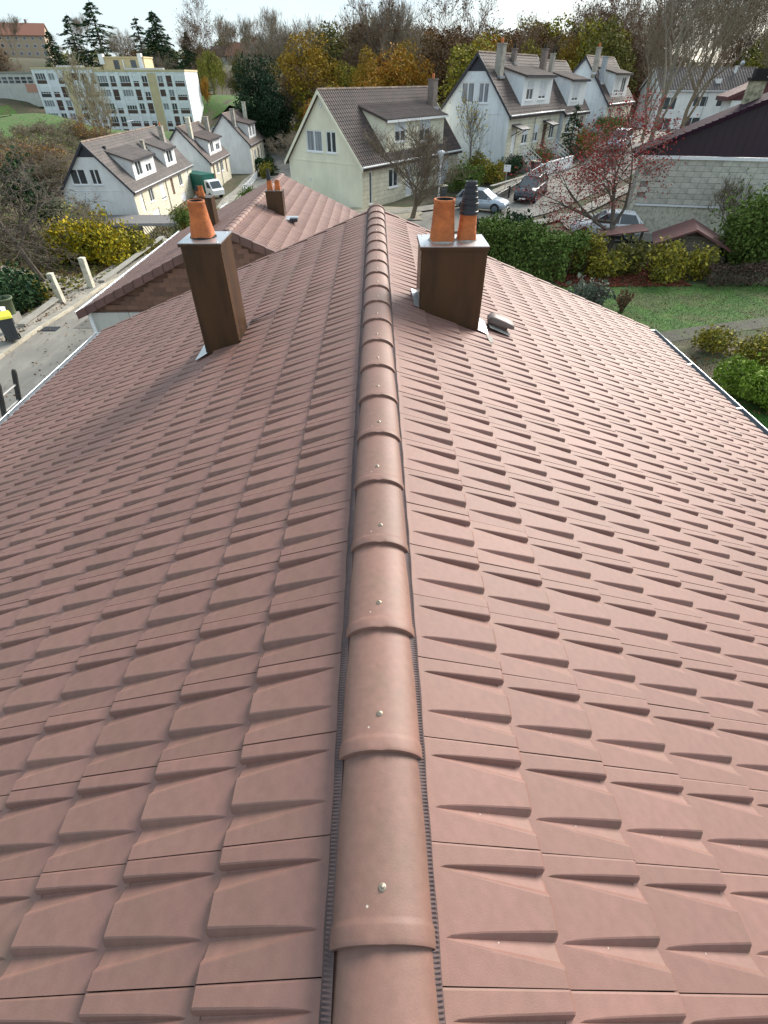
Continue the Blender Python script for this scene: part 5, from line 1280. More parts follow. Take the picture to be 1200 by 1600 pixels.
# ------------------------------------------------------------------ vegetation
NR = np.random.default_rng(11)
def branches(seed, height, spread=.55, r0=.16, levels=5, kids=(3, 4), shrink=.68, up=.25, start=.25, wander=.18, thin=.012, lean=(0, 0), n0=6):
    """tapered limbs; returns MB of wood and the list of twig end points"""
    r_ = random.Random(seed); b = MB(); tips = []
    def limb(p, d, L, r, lev):
        nseg = 4 if lev == 0 else (3 if lev < 3 else 2); pts = [p.copy()]; rad = [r]; cur = p.copy(); dd = d.copy()
        for i in range(nseg):
            dd = (dd + Vector((r_.gauss(0, wander), r_.gauss(0, wander), r_.gauss(0, wander) + up * .25))).normalized()
            cur = cur + dd * (L / nseg); pts.append(cur.copy()); rad.append(max(thin * .6, r * (1 - .62 * (i + 1) / nseg)))
        b.tube(pts, rad, 6 if lev == 0 else (4 if lev < 2 else 3), 0, False)
        if lev >= levels - 1: tips.append((pts[-1], dd)); tips.append((pts[1], dd)); return
        nk = r_.randint(*kids) + (n0 - kids[0] if lev == 0 else 0)
        for k in range(nk):
            t = (start if lev == 0 else .25) + (1 - (start if lev == 0 else .25)) * (k + r_.random()) / nk; t = min(t, .98)
            i = min(int(t * nseg), nseg - 1); f = t * nseg - i; P = pts[i].lerp(pts[i + 1], f)
            ax_ = Vector((r_.gauss(0, 1), r_.gauss(0, 1), r_.gauss(0, .35))).normalized()
            nd = (dd * (1 - spread) + ax_ * spread + Vector((0, 0, up * .6))).normalized()
            limb(P, nd, L * shrink * r_.uniform(.75, 1.15) * (1.1 - .35 * t if lev == 0 else 1), max(thin, rad[i] * .62), lev + 1)
        if lev: limb(pts[-1], dd, L * shrink * .8, max(thin, rad[-1]), lev + 1)
    limb(Vector((0, 0, 0)), Vector((lean[0], lean[1], 1)).normalized(), height * .62, r0, 0)
    return b, tips
def tree_proto(name, label, cat, seed, height, bark, leafm=None, nleaf=0, lsize=.25, lspread=.5, split=True, **kw):
    t = thing(name, label, cat)
    b, tips = branches(seed, height, **kw)
    # first limb mesh is the trunk, the rest the boughs
    b.build('trunk', bark, t)
    if leafm and nleaf:
        r_ = np.random.default_rng(seed); T = np.array([tuple(p) for p, d in tips])
        P = T[r_.integers(0, len(T), nleaf)] + r_.normal(size=(nleaf, 3)) * lspread
        V, F = leaves(P, lsize, r_); ob('crown', npmesh('crown', V, F, leafm), t)
    return t
def mass_tree(name, label, cat, seed, height, rad, bark, leafm, nleaf, lsize, zc=.55, clumps=22, flat=1.0, trunk=True, crown_low=.22):
    """full crown of leaf clumps spread through an uneven volume, gaps between them"""
    t = thing(name, label, cat); r_ = np.random.default_rng(seed)
    cz = height * zc; hz = height * (1 - crown_low) / 2; cz = height * crown_low + hz
    C0 = []
    for i in range(clumps):
        d = r_.normal(size=3); d /= np.linalg.norm(d); rr = r_.uniform(.25, .92) ** .7
        taper = 1 - .25 * max(0, d[2])
        C0.append((d[0] * rad * rr * taper, d[1] * rad * rr * taper, cz + d[2] * hz * rr * flat))
    C0 = np.array(C0); cr = rad * r_.uniform(.26, .46, clumps)
    pick = r_.integers(0, clumps, nleaf); d = r_.normal(size=(nleaf, 3)); d /= np.linalg.norm(d, axis=1)[:, None]
    rr = r_.uniform(.35, 1.05, nleaf) ** .5; P = C0[pick] + d * (cr[pick] * rr)[:, None]; P[:, 2] = np.maximum(P[:, 2], .15)
    V, F = leaves(P, lsize, r_, up=.2)
    if trunk:
        b = MB(); b.tube([(0, 0, -.3), (.05, 0, height * .3), (0, .1, height * .62)], [height * .022, height * .016, height * .006], 7)
        for i in range(0, clumps):
            c = C0[i]; b.tube([(0, 0, max(height * .15, c[2] * .45)), (c[0] * .5, c[1] * .5, c[2] * .75), tuple(c)], [height * .008, height * .005, height * .002], 4, 0, False)
        b.build('trunk', bark, t)
    ob('crown', npmesh('crown', V, F, leafm), t)
    return t
def conifer(label, seed, height, rad, leafm=L_DRK, dens=1.0, droop=-.25, irregular=.25, gappy=False, name='conifer'):
    t = thing(name, label, 'tree'); r_ = random.Random(seed); b = MB(); P = []; D = []
    b.tube([(0, 0, -.3), (0, 0, height * .5), (0, 0, height * .98)], [height * .018, height * .011, height * .002], 6)
    nl = int(height * 2.2 * dens)
    for i in range(nl):
        f = i / nl; z = height * (.06 + .92 * f); L = rad * (1 - f) ** .85 * r_.uniform(1 - irregular, 1 + irregular * .6) + .15
        for k in range(6 if not gappy else 4):
            a_ = r_.uniform(0, 6.28); tip = Vector((math.cos(a_) * L, math.sin(a_) * L, z + L * droop + r_.uniform(-.2, .2)))
            base = Vector((0, 0, z)); b.tube([base, base.lerp(tip, .6) + Vector((0, 0, .06 * L)), tip], [.05, .03, .012], 3, 0, False)
            nn = int(8 + L * 9)
            for j in range(nn):
                s_ = r_.uniform(.15, 1.02); q = base.lerp(tip, s_); wv = L * .20 * (1.15 - s_)
                P.append((q.x + r_.gauss(0, wv), q.y + r_.gauss(0, wv), q.z + r_.gauss(0, .10) - .05)); D.append((math.cos(a_), math.sin(a_), -.35))
    b.build('trunk', BARK, t)
    rg = np.random.default_rng(seed); V, F = leaves(np.array(P), .42 * (height / 14) ** .5, rg, aspect=.45, droop=np.array(D)); ob('crown', npmesh('crown', V, F, leafm), t)
    return t
def put(proto, x, y, h=None, h0=None, rz=None, label=None, group=None, dz=0, first=set(), wide=1.0):
    sc = (h / h0) if h else 1.0; z = gz(x, y) - .1 + dz; rz = rnd.uniform(0, 6.28) if rz is None else rz
    if proto.name not in first:
        first.add(proto.name); proto.location = (x, y, z); proto.rotation_euler = (0, 0, rz); proto.scale = (sc * wide, sc * wide, sc)
        if label: proto['label'] = label
        if group: proto['group'] = group
        return proto
    return dup(proto, (x, y, z), rz, (sc * wide, sc * wide, sc), label, group)
def px_x(px, y, elev=-.83):
    """bearing of a column of the view at distance y (far skyline)"""
    fw = .751 - elev * .66; return (px - 588) / 773 / fw * y

# --- skyline wood
bareA = tree_proto('bare_tree', 'bare brown tree standing in the wood on the skyline', 'tree', 21, 14, BARKG, levels=6, kids=(3, 4), spread=.5, thin=.022, r0=.2)
bareB = tree_proto('bare_tree', 'bare brown tree standing in the wood on the skyline', 'tree', 22, 14, BARKG, levels=6, kids=(3, 4), spread=.42, up=.45, thin=.022, r0=.18)
bareC = tree_proto('bare_tree', 'bare brown tree standing in the wood on the skyline', 'tree', 23, 14, BARKR, L_BRN, 1500, .26, .5, levels=6, kids=(3, 4), spread=.5, thin=.022, r0=.2)
poplar = tree_proto('poplar', 'thin pale leafless poplar rising above the skyline wood', 'tree', 24, 18, BARKP, levels=5, kids=(4, 5), spread=.25, up=.8, thin=.02, r0=.16, n0=14, start=.12, shrink=.42)
brownT = mass_tree('brown_tree', 'x', 'tree', 31, 14, 4.6, BARK, L_BRN, 5200, .34, clumps=26)
goldT = mass_tree('golden_tree', 'x', 'tree', 32, 14, 6.0, BARK, L_GOLD, 15000, .30, clumps=40, crown_low=.05)
orangeT = mass_tree('orange_tree', 'x', 'tree', 33, 12, 4.5, BARK, L_ORA, 7500, .32, clumps=26, crown_low=.1)
oliveT = mass_tree('olive_tree', 'x', 'tree', 34, 12, 4.6, BARK, L_OLV, 7500, .32, clumps=26, crown_low=.08)
ygT = mass_tree('yellow_green_tree', 'x', 'tree', 35, 12, 4.6, BARK, L_YG, 7500, .32, clumps=26, crown_low=.08)
G1 = 'trees of the wood on the skyline'
LB = 'bare brown tree standing in the wood on the skyline'
def wood(px0, px1, y0, y1, n, protos, top_lo, top_hi, seed, where='on the skyline'):
    r_ = random.Random(seed)
    for i in range(n):
        part = (', left part', ', middle part', ', right part')[min(2, 3 * i // n)]
        px = px0 + (px1 - px0) * (i + r_.random()) / n; y = r_.uniform(y0, y1); x = px_x(px, y); pr, lb, h0 = r_.choice(protos)
        h = r_.uniform(top_lo, top_hi) * y / 130 ; g0 = gz(x, y)
        h = max(5.5, h + 8.3 - g0)          # tops relative to eye level
        put(pr, x, y, h, h0, label=lb.replace('standing in the wood on the skyline', where) + part, group=G1, wide=r_.uniform(.85, 1.25))
BR = [(bareA, LB, 14), (bareB, LB, 14), (bareC, LB, 14)]
brl = (brownT, 'brown leaved tree standing in the wood on the skyline', 14)
oll = (oliveT, 'olive green tree standing in the wood on the skyline', 12)
ygl = (ygT, 'yellow green tree standing in the wood on the skyline', 12)
orl = (orangeT, 'orange leaved tree standing in the wood on the skyline', 12)
wood(430, 640, 140, 190, 15, BR + [oll, ygl], 5.0, 8.5, 1, 'in the wood above the golden tree and the cream house')
wood(560, 790, 125, 170, 16, BR + [brl, orl, brl, ygl], 5, 8, 2, 'in the wood between the cream house and the blue gable')
wood(760, 960, 115, 160, 20, BR + [ygl, brl, oll], 5.5, 9, 3, 'in the wood above the terrace roofs')
wood(940, 1260, 105, 150, 13, BR + [oll, BR[1], ygl], 7, 12, 4, 'in the wood behind the huge bare tree')
wood(420, 1260, 108, 132, 32, [oll, ygl, brl, orl, BR[2]], -1.5, 2.5, 5, 'at the near edge of the wood behind the houses')
wood(-60, 440, 300, 420, 26, BR + [oll, brl], 3.5, 8.5, 6, 'on the far hilltop beyond the apartments')
wood(200, 440, 235, 300, 26, BR + [oll, brl], 0, 4.5, 7, 'below the hilltop houses beyond the willow')
wood(-80, 60, 225, 260, 8, BR + [oll, brl], 0, 5, 8, 'beside the annex left of the apartments')
wood(1200, 1700, 70, 140, 14, BR + [oll], 4, 9, 9, 'outside right beyond the purple gable')
wood(-600, -60, 90, 240, 26, BR + [oll, brl], 0, 6, 10, 'on the far left bank beyond the thicket')
# far ridge of woodland that reads as one mass
V = []; r_ = np.random.default_rng(3); n = 16000
ang = r_.uniform(-1.15, 1.15, n); dist = r_.uniform(520, 600, n); x = np.sin(ang) * dist; y = np.cos(ang) * dist
z = ground(x, y) + r_.uniform(0, 1, n) ** .8 * (13 + 5 * np.sin(ang * 23) + 3 * np.sin(ang * 61))
Vv, Ff = leaves(np.stack([x, y, z], 1), 3.2, r_); ob('distant_woods', npmesh('distant_woods', Vv, Ff, L_OLV), kind='stuff')
def single(proto, h0, px, y, top_px, label, wide=1.0, group=None):
    """a tree at bearing px, distance y, whose top shows at picture row top_px"""
    v = (top_px - 800) / 773; fw = .751 - v * .66; dn = .66 + v * .751; x = (px - 588) / 773 / fw * y; zt = 8.3 - dn / fw * y
    return put(proto, x, y, zt - gz(x, y), h0, label=label, wide=wide, group=group)
single(goldT, 14, 486, 128, 52, 'large golden tree behind the cream house and right of the dark conifer', 1.0)
single(orangeT, 12, 600, 112, 70, 'orange tree showing above the cream house ridge', 1.0)
single(orangeT, 12, 652, 114, 88, 'smaller orange tree behind the cream house chimney', .8)
single(brownT, 14, 695, 118, 34, 'dark brown leaved tree above the cream house chimney, the tallest brown one', .95)
single(ygT, 12, 735, 98, 62, 'yellow green tree between the cream house and the blue gable', 1.15)
single(ygT, 12, 835, 118, 66, 'yellow green tree showing behind the terrace ridge', .8)
single(goldT, 14, 570, 122, 78, 'golden tree just left of the orange one above the cream house ridge', .6)
single(goldT, 14, 640, 126, 66, 'golden tree behind the two orange ones, above the cream house dormer', .7)
single(goldT, 14, 765, 112, 56, 'golden tree directly behind the peak of the blue gable', .7)
single(goldT, 14, 905, 128, 58, 'golden tree above the far end of the terrace', .8)
single(poplar, 18, 706, 190, 18, 'thin pale leafless poplar, left one of the tall pair', .8, 'poplars')
single(poplar, 18, 716, 195, 14, 'thin pale leafless poplar, right one of the tall pair', .8, 'poplars')
single(poplar, 18, 741, 200, 20, 'thin pale leafless poplar standing alone right of the pair', .8, 'poplars')
willow = thing('willow', 'x', 'tree'); r2_ = np.random.default_rng(9); P = []; D = []
bw = MB(); bw.tube([(0, 0, -.3), (0, 0, 4), (.2, 0, 8)], [.4, .3, .1], 7)
for i in range(90):
    a_ = r2_.uniform(0, 6.28); rr = 4.2 * r2_.uniform(.1, 1) ** .6; zt = 11.5 - rr * .75 + r2_.uniform(-.6, .6); L = r2_.uniform(3.5, 7.5)
    bw.tube([(0, 0, 6), (rr * .6 * math.cos(a_), rr * .6 * math.sin(a_), zt), (rr * math.cos(a_), rr * math.sin(a_), zt - .3)], [.1, .05, .02], 3, 0, False)
    for j in range(70):
        s_ = r2_.uniform(0, 1); P.append((rr * (1 + .1 * s_) * math.cos(a_) + r2_.normal() * .22, rr * (1 + .1 * s_) * math.sin(a_) + r2_.normal() * .22, max(.4, zt - .2 - s_ * L))); D.append((0, 0, -1))
bw.build('trunk', BARK, willow); V, F = leaves(np.array(P), .5, r2_, .3, droop=np.array(D)); ob('crown', npmesh('crown', V, F, L_WIL), willow)
single(willow, 11.5, 326, 232, 72, 'pale yellow green weeping willow right of the apartment block')
single(orangeT, 12, 319, 214, 118, 'small orange brown tree at the right end of the apartment block', .62)
con = conifer('x', 41, 14, 3.6)
dkT = mass_tree('dark_conifer', 'x', 'tree', 45, 14, 6.4, BARK, leaf('conifer_needles', [(.012, .035, .018), (.02, .05, .022), (.03, .06, .028), (.01, .025, .012)]), 22000, .34, clumps=50, crown_low=.03)
cong = conifer('x', 42, 14, 4.6, dens=.8, gappy=True, irregular=.5)
cG = 'conifers above the apartment block'
single(con, 14, 78, 250, 44, 'slender dark conifer at far left beside the hilltop building', 1.4, cG)
single(cong, 14, 108, 262, 18, 'dark conifer left of the tallest one above the apartments', 1.6, cG)
single(cong, 14, 143, 262, -4, 'tallest dark conifer above the apartment block', 1.9, cG)
single(cong, 14, 214, 268, 22, 'narrow ragged conifer left of the broad spruce', 1.5, cG)
single(con, 14, 240, 262, 12, 'broad dark spruce above the right wing of the apartments', 1.9, cG)
single(con, 14, 291, 250, 44, 'narrow dark cypress just left of the willow', 1.3, cG)
single(bareC, 14, 318, 255, 22, 'sparse tree with few dark leaves above the willow', .9)
single(bareB, 14, 372, 262, 46, 'pale bare tree right of the willow', 1.0)
single(bareA, 14, 195, 255, 48, 'bare tree between the conifers above the apartments', .8)
single(dkT, 14, 405, 121, 100, 'big dense dark green conifer right of the left row houses', 1.0)
single(con, 14, 420, 100, 236, 'small dark conifer below the big one beside the last row house', 2.3)
single(bareA, 14, 452, 100, 205, 'bare brown bush between the conifer and the cream house', 1.6)
tB = tree_proto('bare_tree', 'x', 'tree', 51, 12, mat('cream_bark', (.36, .31, .22), rough=.95, var=.2), L_WIL, 350, .22, .5, levels=5, kids=(3, 4), spread=.42, up=.5, thin=.04, r0=.30)
single(tB, 12, 122, 128, 112, 'tall bare tree with pale limbs in front of the left wing of the apartments')
single(tB, 12, 150, 120, 150, 'smaller bare tree in front of the apartments, right of the tall one', 1.0)
# big bare tree on the right
big = tree_proto('bare_tree', 'x', 'tree', 61, 20, BARKP, L_BRN, 9000, .15, .7, levels=7, kids=(2, 4), spread=.45, up=.4, thin=.018, r0=.25, n0=7, start=.2)
put(big, 27.0, 60.0, 19, 20, rz=1.0, label='huge bare tree with pale limbs rising above the right terrace and the far house')
big2 = tree_proto('bare_tree', 'x', 'tree', 62, 18, BARKG, L_BRN, 1400, .2, .5, levels=6, kids=(3, 4), spread=.5, up=.4, thin=.022, r0=.26, n0=8, start=.1)
put(big2, 41.5, 84.0, 19, 18, rz=2.0, label='twiggy bare tree behind and right of the huge one')
put(big2, 33.5, 77.0, 14, 18, rz=4.0, label='twiggy bare tree just left of the huge one')
yw = mass_tree('golden_willow', 'golden green feathery tree at the right edge of the skyline', 'tree', 63, 14, 6, BARK, L_WIL, 9000, .3, clumps=30, crown_low=.05)
put(yw, 71, 112, 17, 14)
# red leaved tree over the shed
redt = tree_proto('red_leaved_tree', 'dark limbed tree with sparse red leaves over the white car and shed', 'tree', 71, 7.6, BARK, L_RED, 7500, .10, .22, levels=6, kids=(3, 3), spread=.66, up=.12, thin=.008, r0=.19, start=.22, lean=(.22, .05))
put(redt, 13.9, 32.4, 7.3, 7.6, rz=0, wide=1.15)
# trees before the cream house
fr = tree_proto('bare_tree', 'x', 'tree', 74, 5.0, mat('brown_bark', (.17, .13, .09), rough=.95, var=.25), L_ORA, 60, .09, .2, levels=6, kids=(3, 4), spread=.60, up=.38, thin=.010, r0=.15, start=.05, n0=7)
put(fr, 2.7, 43.0, 5.9, 5.4, rz=.8, label='bare multi stemmed tree in front of the cream house', wide=1.3)
sm_ = tree_proto('young_tree', 'young tree with a few yellow leaves in front of the blue gable', 'tree', 73, 6, BARK, L_YEL, 260, .17, .3, levels=5, kids=(3, 3), spread=.42, up=.5, thin=.012, r0=.07)
put(sm_, 8.8, 55.2, 5.6, 6)

# --- shrubs and hedges
def shrub(name, label, cat, seed, x, y, rx, ry, h, leafm, n, ls, stems=0, group=None, clumps=9, dz=0, dark=True):
    t = thing(name, label, cat, (x, y, gz(x, y) + dz), 0, group); r_ = np.random.default_rng(seed)
    cx = r_.uniform(-.6, .6, clumps) * rx; cy = r_.uniform(-.6, .6, clumps) * ry; cz = r_.uniform(.3, .68, clumps) * h; cr = r_.uniform(.34, .55, clumps)
    pk = r_.integers(0, clumps, n); d = r_.normal(size=(n, 3)); d /= np.linalg.norm(d, axis=1)[:, None]; rr = (r_.uniform(.45, 1.06, n) ** .6)[:, None]
    P = np.stack([cx[pk], cy[pk], cz[pk]], 1) + d * rr * cr[pk][:, None] * np.array([rx, ry, h * .95]); P[:, 2] = np.abs(P[:, 2])
    ns = max(8, int((rx + ry) * 9)); ex = []
    for i in range(ns):
        a_ = r_.uniform(0, 6.28); e_ = r_.uniform(.15, 1.3); d0 = np.array([math.cos(a_) * rx * math.cos(e_), math.sin(a_) * ry * math.cos(e_), h * (.35 + .62 * math.sin(e_))])
        m_ = r_.integers(8, 22); tt = r_.uniform(.75, 1.28, m_)[:, None]; ex.append(d0 * tt + r_.normal(size=(m_, 3)) * .07 * rx)
    ex = np.concatenate(ex); ex[:, 2] = np.abs(ex[:, 2]); P = np.concatenate([P, ex])
    V, F = leaves(P, ls * r_.choice([.6, .85, 1.0, 1.35], len(P)), r_); ob('foliage', npmesh('foliage', V, F, leafm), t)
    b = MB()
    for i in range(max(6, stems)):
        a_ = r_.uniform(0, 6.28); q = r_.uniform(.3, 1.0); b.tube([(0, 0, -.1), (rx * .5 * q * math.cos(a_), ry * .5 * q * math.sin(a_), h * .5), (rx * q * math.cos(a_), ry * q * math.sin(a_), h * r_.uniform(.7, 1.05))], [.03, .02, .008], 3, 0, False)
    b.build('stems', BARK, t); return t
def hedge(label, p, q_, wd, h, leafm, n, ls, seed=1, name='hedge', rag=.12):
    p, q_ = Vector(p), Vector(q_); L = (q_ - p).length; t = thing(name, label, 'hedge', ((p.x + q_.x) / 2, (p.y + q_.y) / 2, 0), math.atan2(q_.y - p.y, q_.x - p.x)); r_ = np.random.default_rng(seed)
    s_ = r_.uniform(-1, 1, (n, 3)); ax_ = r_.integers(0, 4, n); sg = np.sign(r_.uniform(-1, 1, n))
    s_[ax_ == 0, 1] = sg[ax_ == 0] ; s_[ax_ == 1, 2] = 1; s_[ax_ == 2, 2] = 1; s_[ax_ == 3, 1] = -1
    P = s_ * np.array([L / 2, wd / 2, h / 2]) + np.array([0, 0, h / 2]); bump_ = np.sin(P[:, 0] * 2.1 + seed) * .10 + np.sin(P[:, 0] * 5.3) * .06 + r_.normal(size=n) * rag
    P[:, 2] = np.maximum(.05, P[:, 2] * (1 + bump_ * .8)); P[:, 1] += r_.normal(size=n) * rag + np.sign(P[:, 1]) * np.sin(P[:, 0] * 3.7 + 2 * P[:, 2]) * .10
    c, sn_ = math.cos(t.rotation_euler.z), math.sin(t.rotation_euler.z); wx_ = t.location.x + P[:, 0] * c - P[:, 1] * sn_; wy_ = t.location.y + P[:, 0] * sn_ + P[:, 1] * c
    P[:, 2] += ground(wx_, wy_); V, F = leaves(P, ls, r_); ob('foliage', npmesh('foliage', V, F, leafm), t)
    b = MB(); zc = gz(t.location.x, t.location.y)
    for i in range(int(L / .5)):
        xx = -L / 2 + .25 + i * .5; b.tube([(xx, 0, zc - .3), (xx + r_.normal() * .1, r_.normal() * .1, zc + h * .5), (xx + r_.normal() * .2, r_.normal() * wd * .3, zc + h * .9)], [.03, .02, .01], 3, 0, False)
    b.build('stems', BARK, t); return t
LP = [L_GRN, L_DRK]
hedge('long green hedge between the street and our garden, right of the right chimney', (6.6, 33.2), (10.6, 28.3), 1.7, 1.75, L_GRN, 15000, .15, 2)
hedge('darker hedge stretch behind the long green one beside the street', (5.6, 35.2), (9.6, 33.6), 1.2, 1.35, L_DRK, 6000, .16, 5)
shrub('shrub', 'dark loose shrub at the street edge behind the hedge', 'shrub', 3, 9.0, 35.8, 1.8, 1.3, 1.6, L_DRK, 4000, .15)
shrub('shrub', 'yellow speckled shrub at the near end of the long hedge', 'shrub', 4, 11.4, 29.4, 1.1, 1.0, 2.0, L_YG, 3400, .13)
shrub('shrub', 'low yellow shrub at the base of the red tree', 'shrub', 5, 12.5, 28.6, 1.1, .8, 1.2, L_YG, 2600, .12)
shrub('shrub', 'olive shrub between the red tree trunk and the lean-to', 'shrub', 51, 13.8, 29.4, 1.1, .9, 1.6, L_OLV, 3200, .13)
shrub('shrub', 'large yellow leaved shrub in front of the shed', 'shrub', 6, 15.3, 28.3, 1.5, 1.1, 1.75, L_YG, 5200, .13)
shrub('shrub', 'yellow leaved shrub right of the largest one under the shed roof', 'shrub', 7, 17.1, 28.6, 1.2, .9, 1.5, L_YG, 3000, .12)
shrub('laurel', 'big rounded dark green laurel right of the shed', 'shrub', 8, 21.4, 30.6, 2.7, 2.2, 3.6, L_GRN, 22000, .15, clumps=16)
hedge('low bare reddish brown hedge at the back of the lawn', (17.3, 27.6), (30, 26.6), .9, .85, leaf('bare_hedge', [(.07, .045, .035), (.11, .07, .05), (.05, .035, .03)]), 9000, .10, 9, rag=.10)
shrub('box_bush', 'round bright green bush beside the right gutter', 'shrub', 10, 12.9, 14.8, 1.55, 1.5, 1.25, L_BRI, 16000, .085, clumps=18)
shrub('shrub', 'bronze green shrub behind the bright green bush', 'shrub', 11, 15.4, 17.6, 1.7, 1.2, 1.1, L_YG, 5200, .10)
shrub('shrub', 'bronze shrub at the path edge, upper one', 'shrub', 12, 13.4, 19.0, .9, .8, .9, L_YG, 2200, .09)
shrub('shrub', 'rusty brown shrub at the right edge by the path', 'shrub', 13, 17.4, 18.2, 1.5, 1.0, 1.0, L_ORA, 2600, .10)
shrub('lavender_clump', 'grey green spiky clump on the lawn right by the roof edge', 'plant', 14, 9.6, 23.6, 1.2, .9, 1.25, leaf('grey_leaf', [(.10, .12, .09), (.15, .17, .13)]), 900, .16, stems=70)
shrub('dry_plant', 'small dry brown plant on the lawn', 'plant', 15, 11.4, 23.4, .4, .4, .9, L_BRN, 220, .10, stems=26)
# left side
shrub('yellow_shrub', 'bright yellow leaved shrub at the left street edge', 'shrub', 20, -18.0, 35.2, 2.5, 2.0, 2.5, L_YEL, 9500, .17, stems=60, clumps=16)
shrub('shrub', 'green lower part shrub to the right of the bright yellow one', 'shrub', 21, -16.0, 36.4, 1.0, 1.6, 1.4, L_YG, 3200, .14)
shrub('laurel', 'dark green laurel behind the wheelie bin', 'shrub', 22, -17.8, 24.3, 2.0, 1.7, 2.0, L_DRK, 8000, .15, clumps=12)
shrub('shrub', 'shrub with a few yellow leaves left of the first gate post', 'shrub', 23, -16.9, 25.8, .8, .6, 1.1, L_YG, 1200, .13)
shrub('ivy_mass', 'ivy covered dark green column right of the thicket', 'ivy', 24, -23.0, 38.5, 1.8, 1.6, 5.2, L_DRK, 9000, .17, clumps=14)
shrub('rusty_shrub', 'rust and yellow rounded shrub in front of the nearest left row house', 'shrub', 25, -18.2, 57.8, 2.0, 1.9, 2.6, L_ORA, 5200, .16, clumps=12)
hedge('clipped dark green hedge at the carport of the left row', (-17.6, 50.2), (-16.9, 54.8), 1.5, 2.3, L_GRN, 7500, .13, 26)
shrub('shrub', 'green shrub behind the clipped hedge', 'shrub', 27, -17.9, 61.5, 1.3, 1.5, 1.8, L_OLV, 2500, .15)
hedge('dark green hedge before the last left row house', (-19.9, 99.5), (-17, 99.5), 1.4, 2.0, L_DRK, 3500, .2, 28)
shrub('round_bush', 'round yellow green bush by the second left row house', 'shrub', 29, -17.4, 96, 1.2, 1.2, 2.0, L_YG, 2200, .16)
shrub('shrub', 'green bushes on the lawn left of the neighbouring roof chimney', 'shrub', 30, -16.9, 79, 1.7, 2.0, 1.5, L_GRN, 2600, .18)
shrub('round_bush', 'round golden bush left of the silver car in front of the blue gable', 'shrub', 31, 10.8, 54.6, 1.25, 1.2, 1.7, L_YG, 4200, .12, clumps=14)
shrub('shrub', 'dark green shrub below the young yellow tree', 'shrub', 32, 7.6, 52.4, 1.9, 1.3, 1.9, L_GRN, 4800, .14)
shrub('shrub', 'green and orange shrub behind the low wall', 'shrub', 33, 9.4, 56.4, 1.4, 1.1, 2.1, L_YG, 3000, .14)
shrub('shrub', 'dark shrub between the golden bush and the terrace steps', 'shrub', 34, 13.0, 56.8, 1.2, 1.0, 1.5, L_DRK, 2600, .13)
shrub('shrub', 'brownish shrub below the terrace steps beside the bin', 'shrub', 35, 16.1, 60.2, 1.6, 1.3, 1.7, L_OLV, 3600, .14)
con2 = conifer('dark green cypress in front of the middle terrace house', 43, 5.2, 1.7, irregular=.1, name='cypress'); con2.location = (21.0, 66.0, gz(21, 66)); 
shrub('round_bush', 'round olive bush right of the terrace cypress', 'shrub', 37, 23.8, 69.4, 1.3, 1.2, 1.9, L_YG, 2800, .13)
shrub('round_bush', 'low clipped green mound below the round olive bush', 'shrub', 38, 22.9, 66.6, 1.1, 1.0, 1.2, L_GRN, 2200, .12)
hedge('dark clipped hedge before the farthest terrace house', (26.5, 73.6), (31.5, 80.2), 1.6, 1.9, L_GRN, 6500, .14, 39)
for i, (x, y, hh, lb) in enumerate(((26.0, 34.5, 2.4, 'leafless grey bush before the stone wall, behind the laurel'),)):
    bb = tree_proto('bare_bush', lb, 'bush', 80 + i, hh, BARKG, L_OLV, 120, .08, .2, levels=5, kids=(3, 4), spread=.5, up=.5, thin=.011, r0=.06, start=.05, n0=8); bb.location = (x - 3.6, y + .4, gz(x, y)); bb.scale = (1.2, 1.2, 1.5)
# thicket on the left bank
thA = tree_proto('thicket_bush', 'x', 'bush', 91, 5, BARKG, L_OLV, 1600, .13, .4, levels=6, kids=(4, 5), spread=.72, up=-.02, thin=.012, r0=.10, start=.05, n0=9, shrink=.72)
thB = tree_proto('thicket_bush', 'x', 'bush', 92, 5, BARKG, L_GRN, 2600, .14, .4, levels=6, kids=(4, 5), spread=.66, up=.1, thin=.012, r0=.10, start=.05, n0=9, shrink=.7)
thC = tree_proto('thicket_bush', 'x', 'bush', 93, 5, BARKR, L_ORA, 1600, .15, .4, levels=5, kids=(4, 5), spread=.62, up=.15, thin=.014, r0=.10, start=.05, n0=9, shrink=.7)
THL = {0: 'leafless grey thicket bush on the left bank', 1: 'thicket bush with some green leaves on the left bank', 2: 'thicket bush with orange brown leaves on the left bank'}
r_ = random.Random(77); spots = []
for i in range(46):
    y = r_.uniform(27, 66); f = (y - 26) / 40; x = -19.5 - r_.uniform(.5, 19) - f * 4
    if y > 33 and x > -21.5 and y < 44: x -= 4
    if y > 56 and x > -36: x = -36 - r_.random() * 10
    spots.append((x, y))
def caph(x, y, h):
    px = 588 + x / y * 1.19 * 773
    row = 215 + max(0, px - 40) * 1.5 if px < 95 else 352
    v = (row - 800) / 773; fw = .751 - v * .66; zt = 8.3 - (.66 + v * .751) / fw * y
    return min(h, zt - gz(x, y))
for i, (x, y) in enumerate(spots):
    hc = caph(x + 1.5, y, 6)
    if hc < .9 or (px_x(95, y, -.55) < x + 1.0 and y > 42): continue
    j = r_.choice([0, 0, 0, 1, 1, 1] if y < 50 else [1, 1, 2, 0]); put((thA, thB, thC)[j], x, y, min(hc, r_.uniform(3.0, 5.0)), 5, label=THL[j] + (', level with the gate posts' if y < 34 else ', behind the yellow shrub' if y < 43 else ', halfway to the row houses' if y < 54 else ', beside the row house gable'), group='thicket bushes on the left bank', wide=r_.uniform(1.0, 1.5))
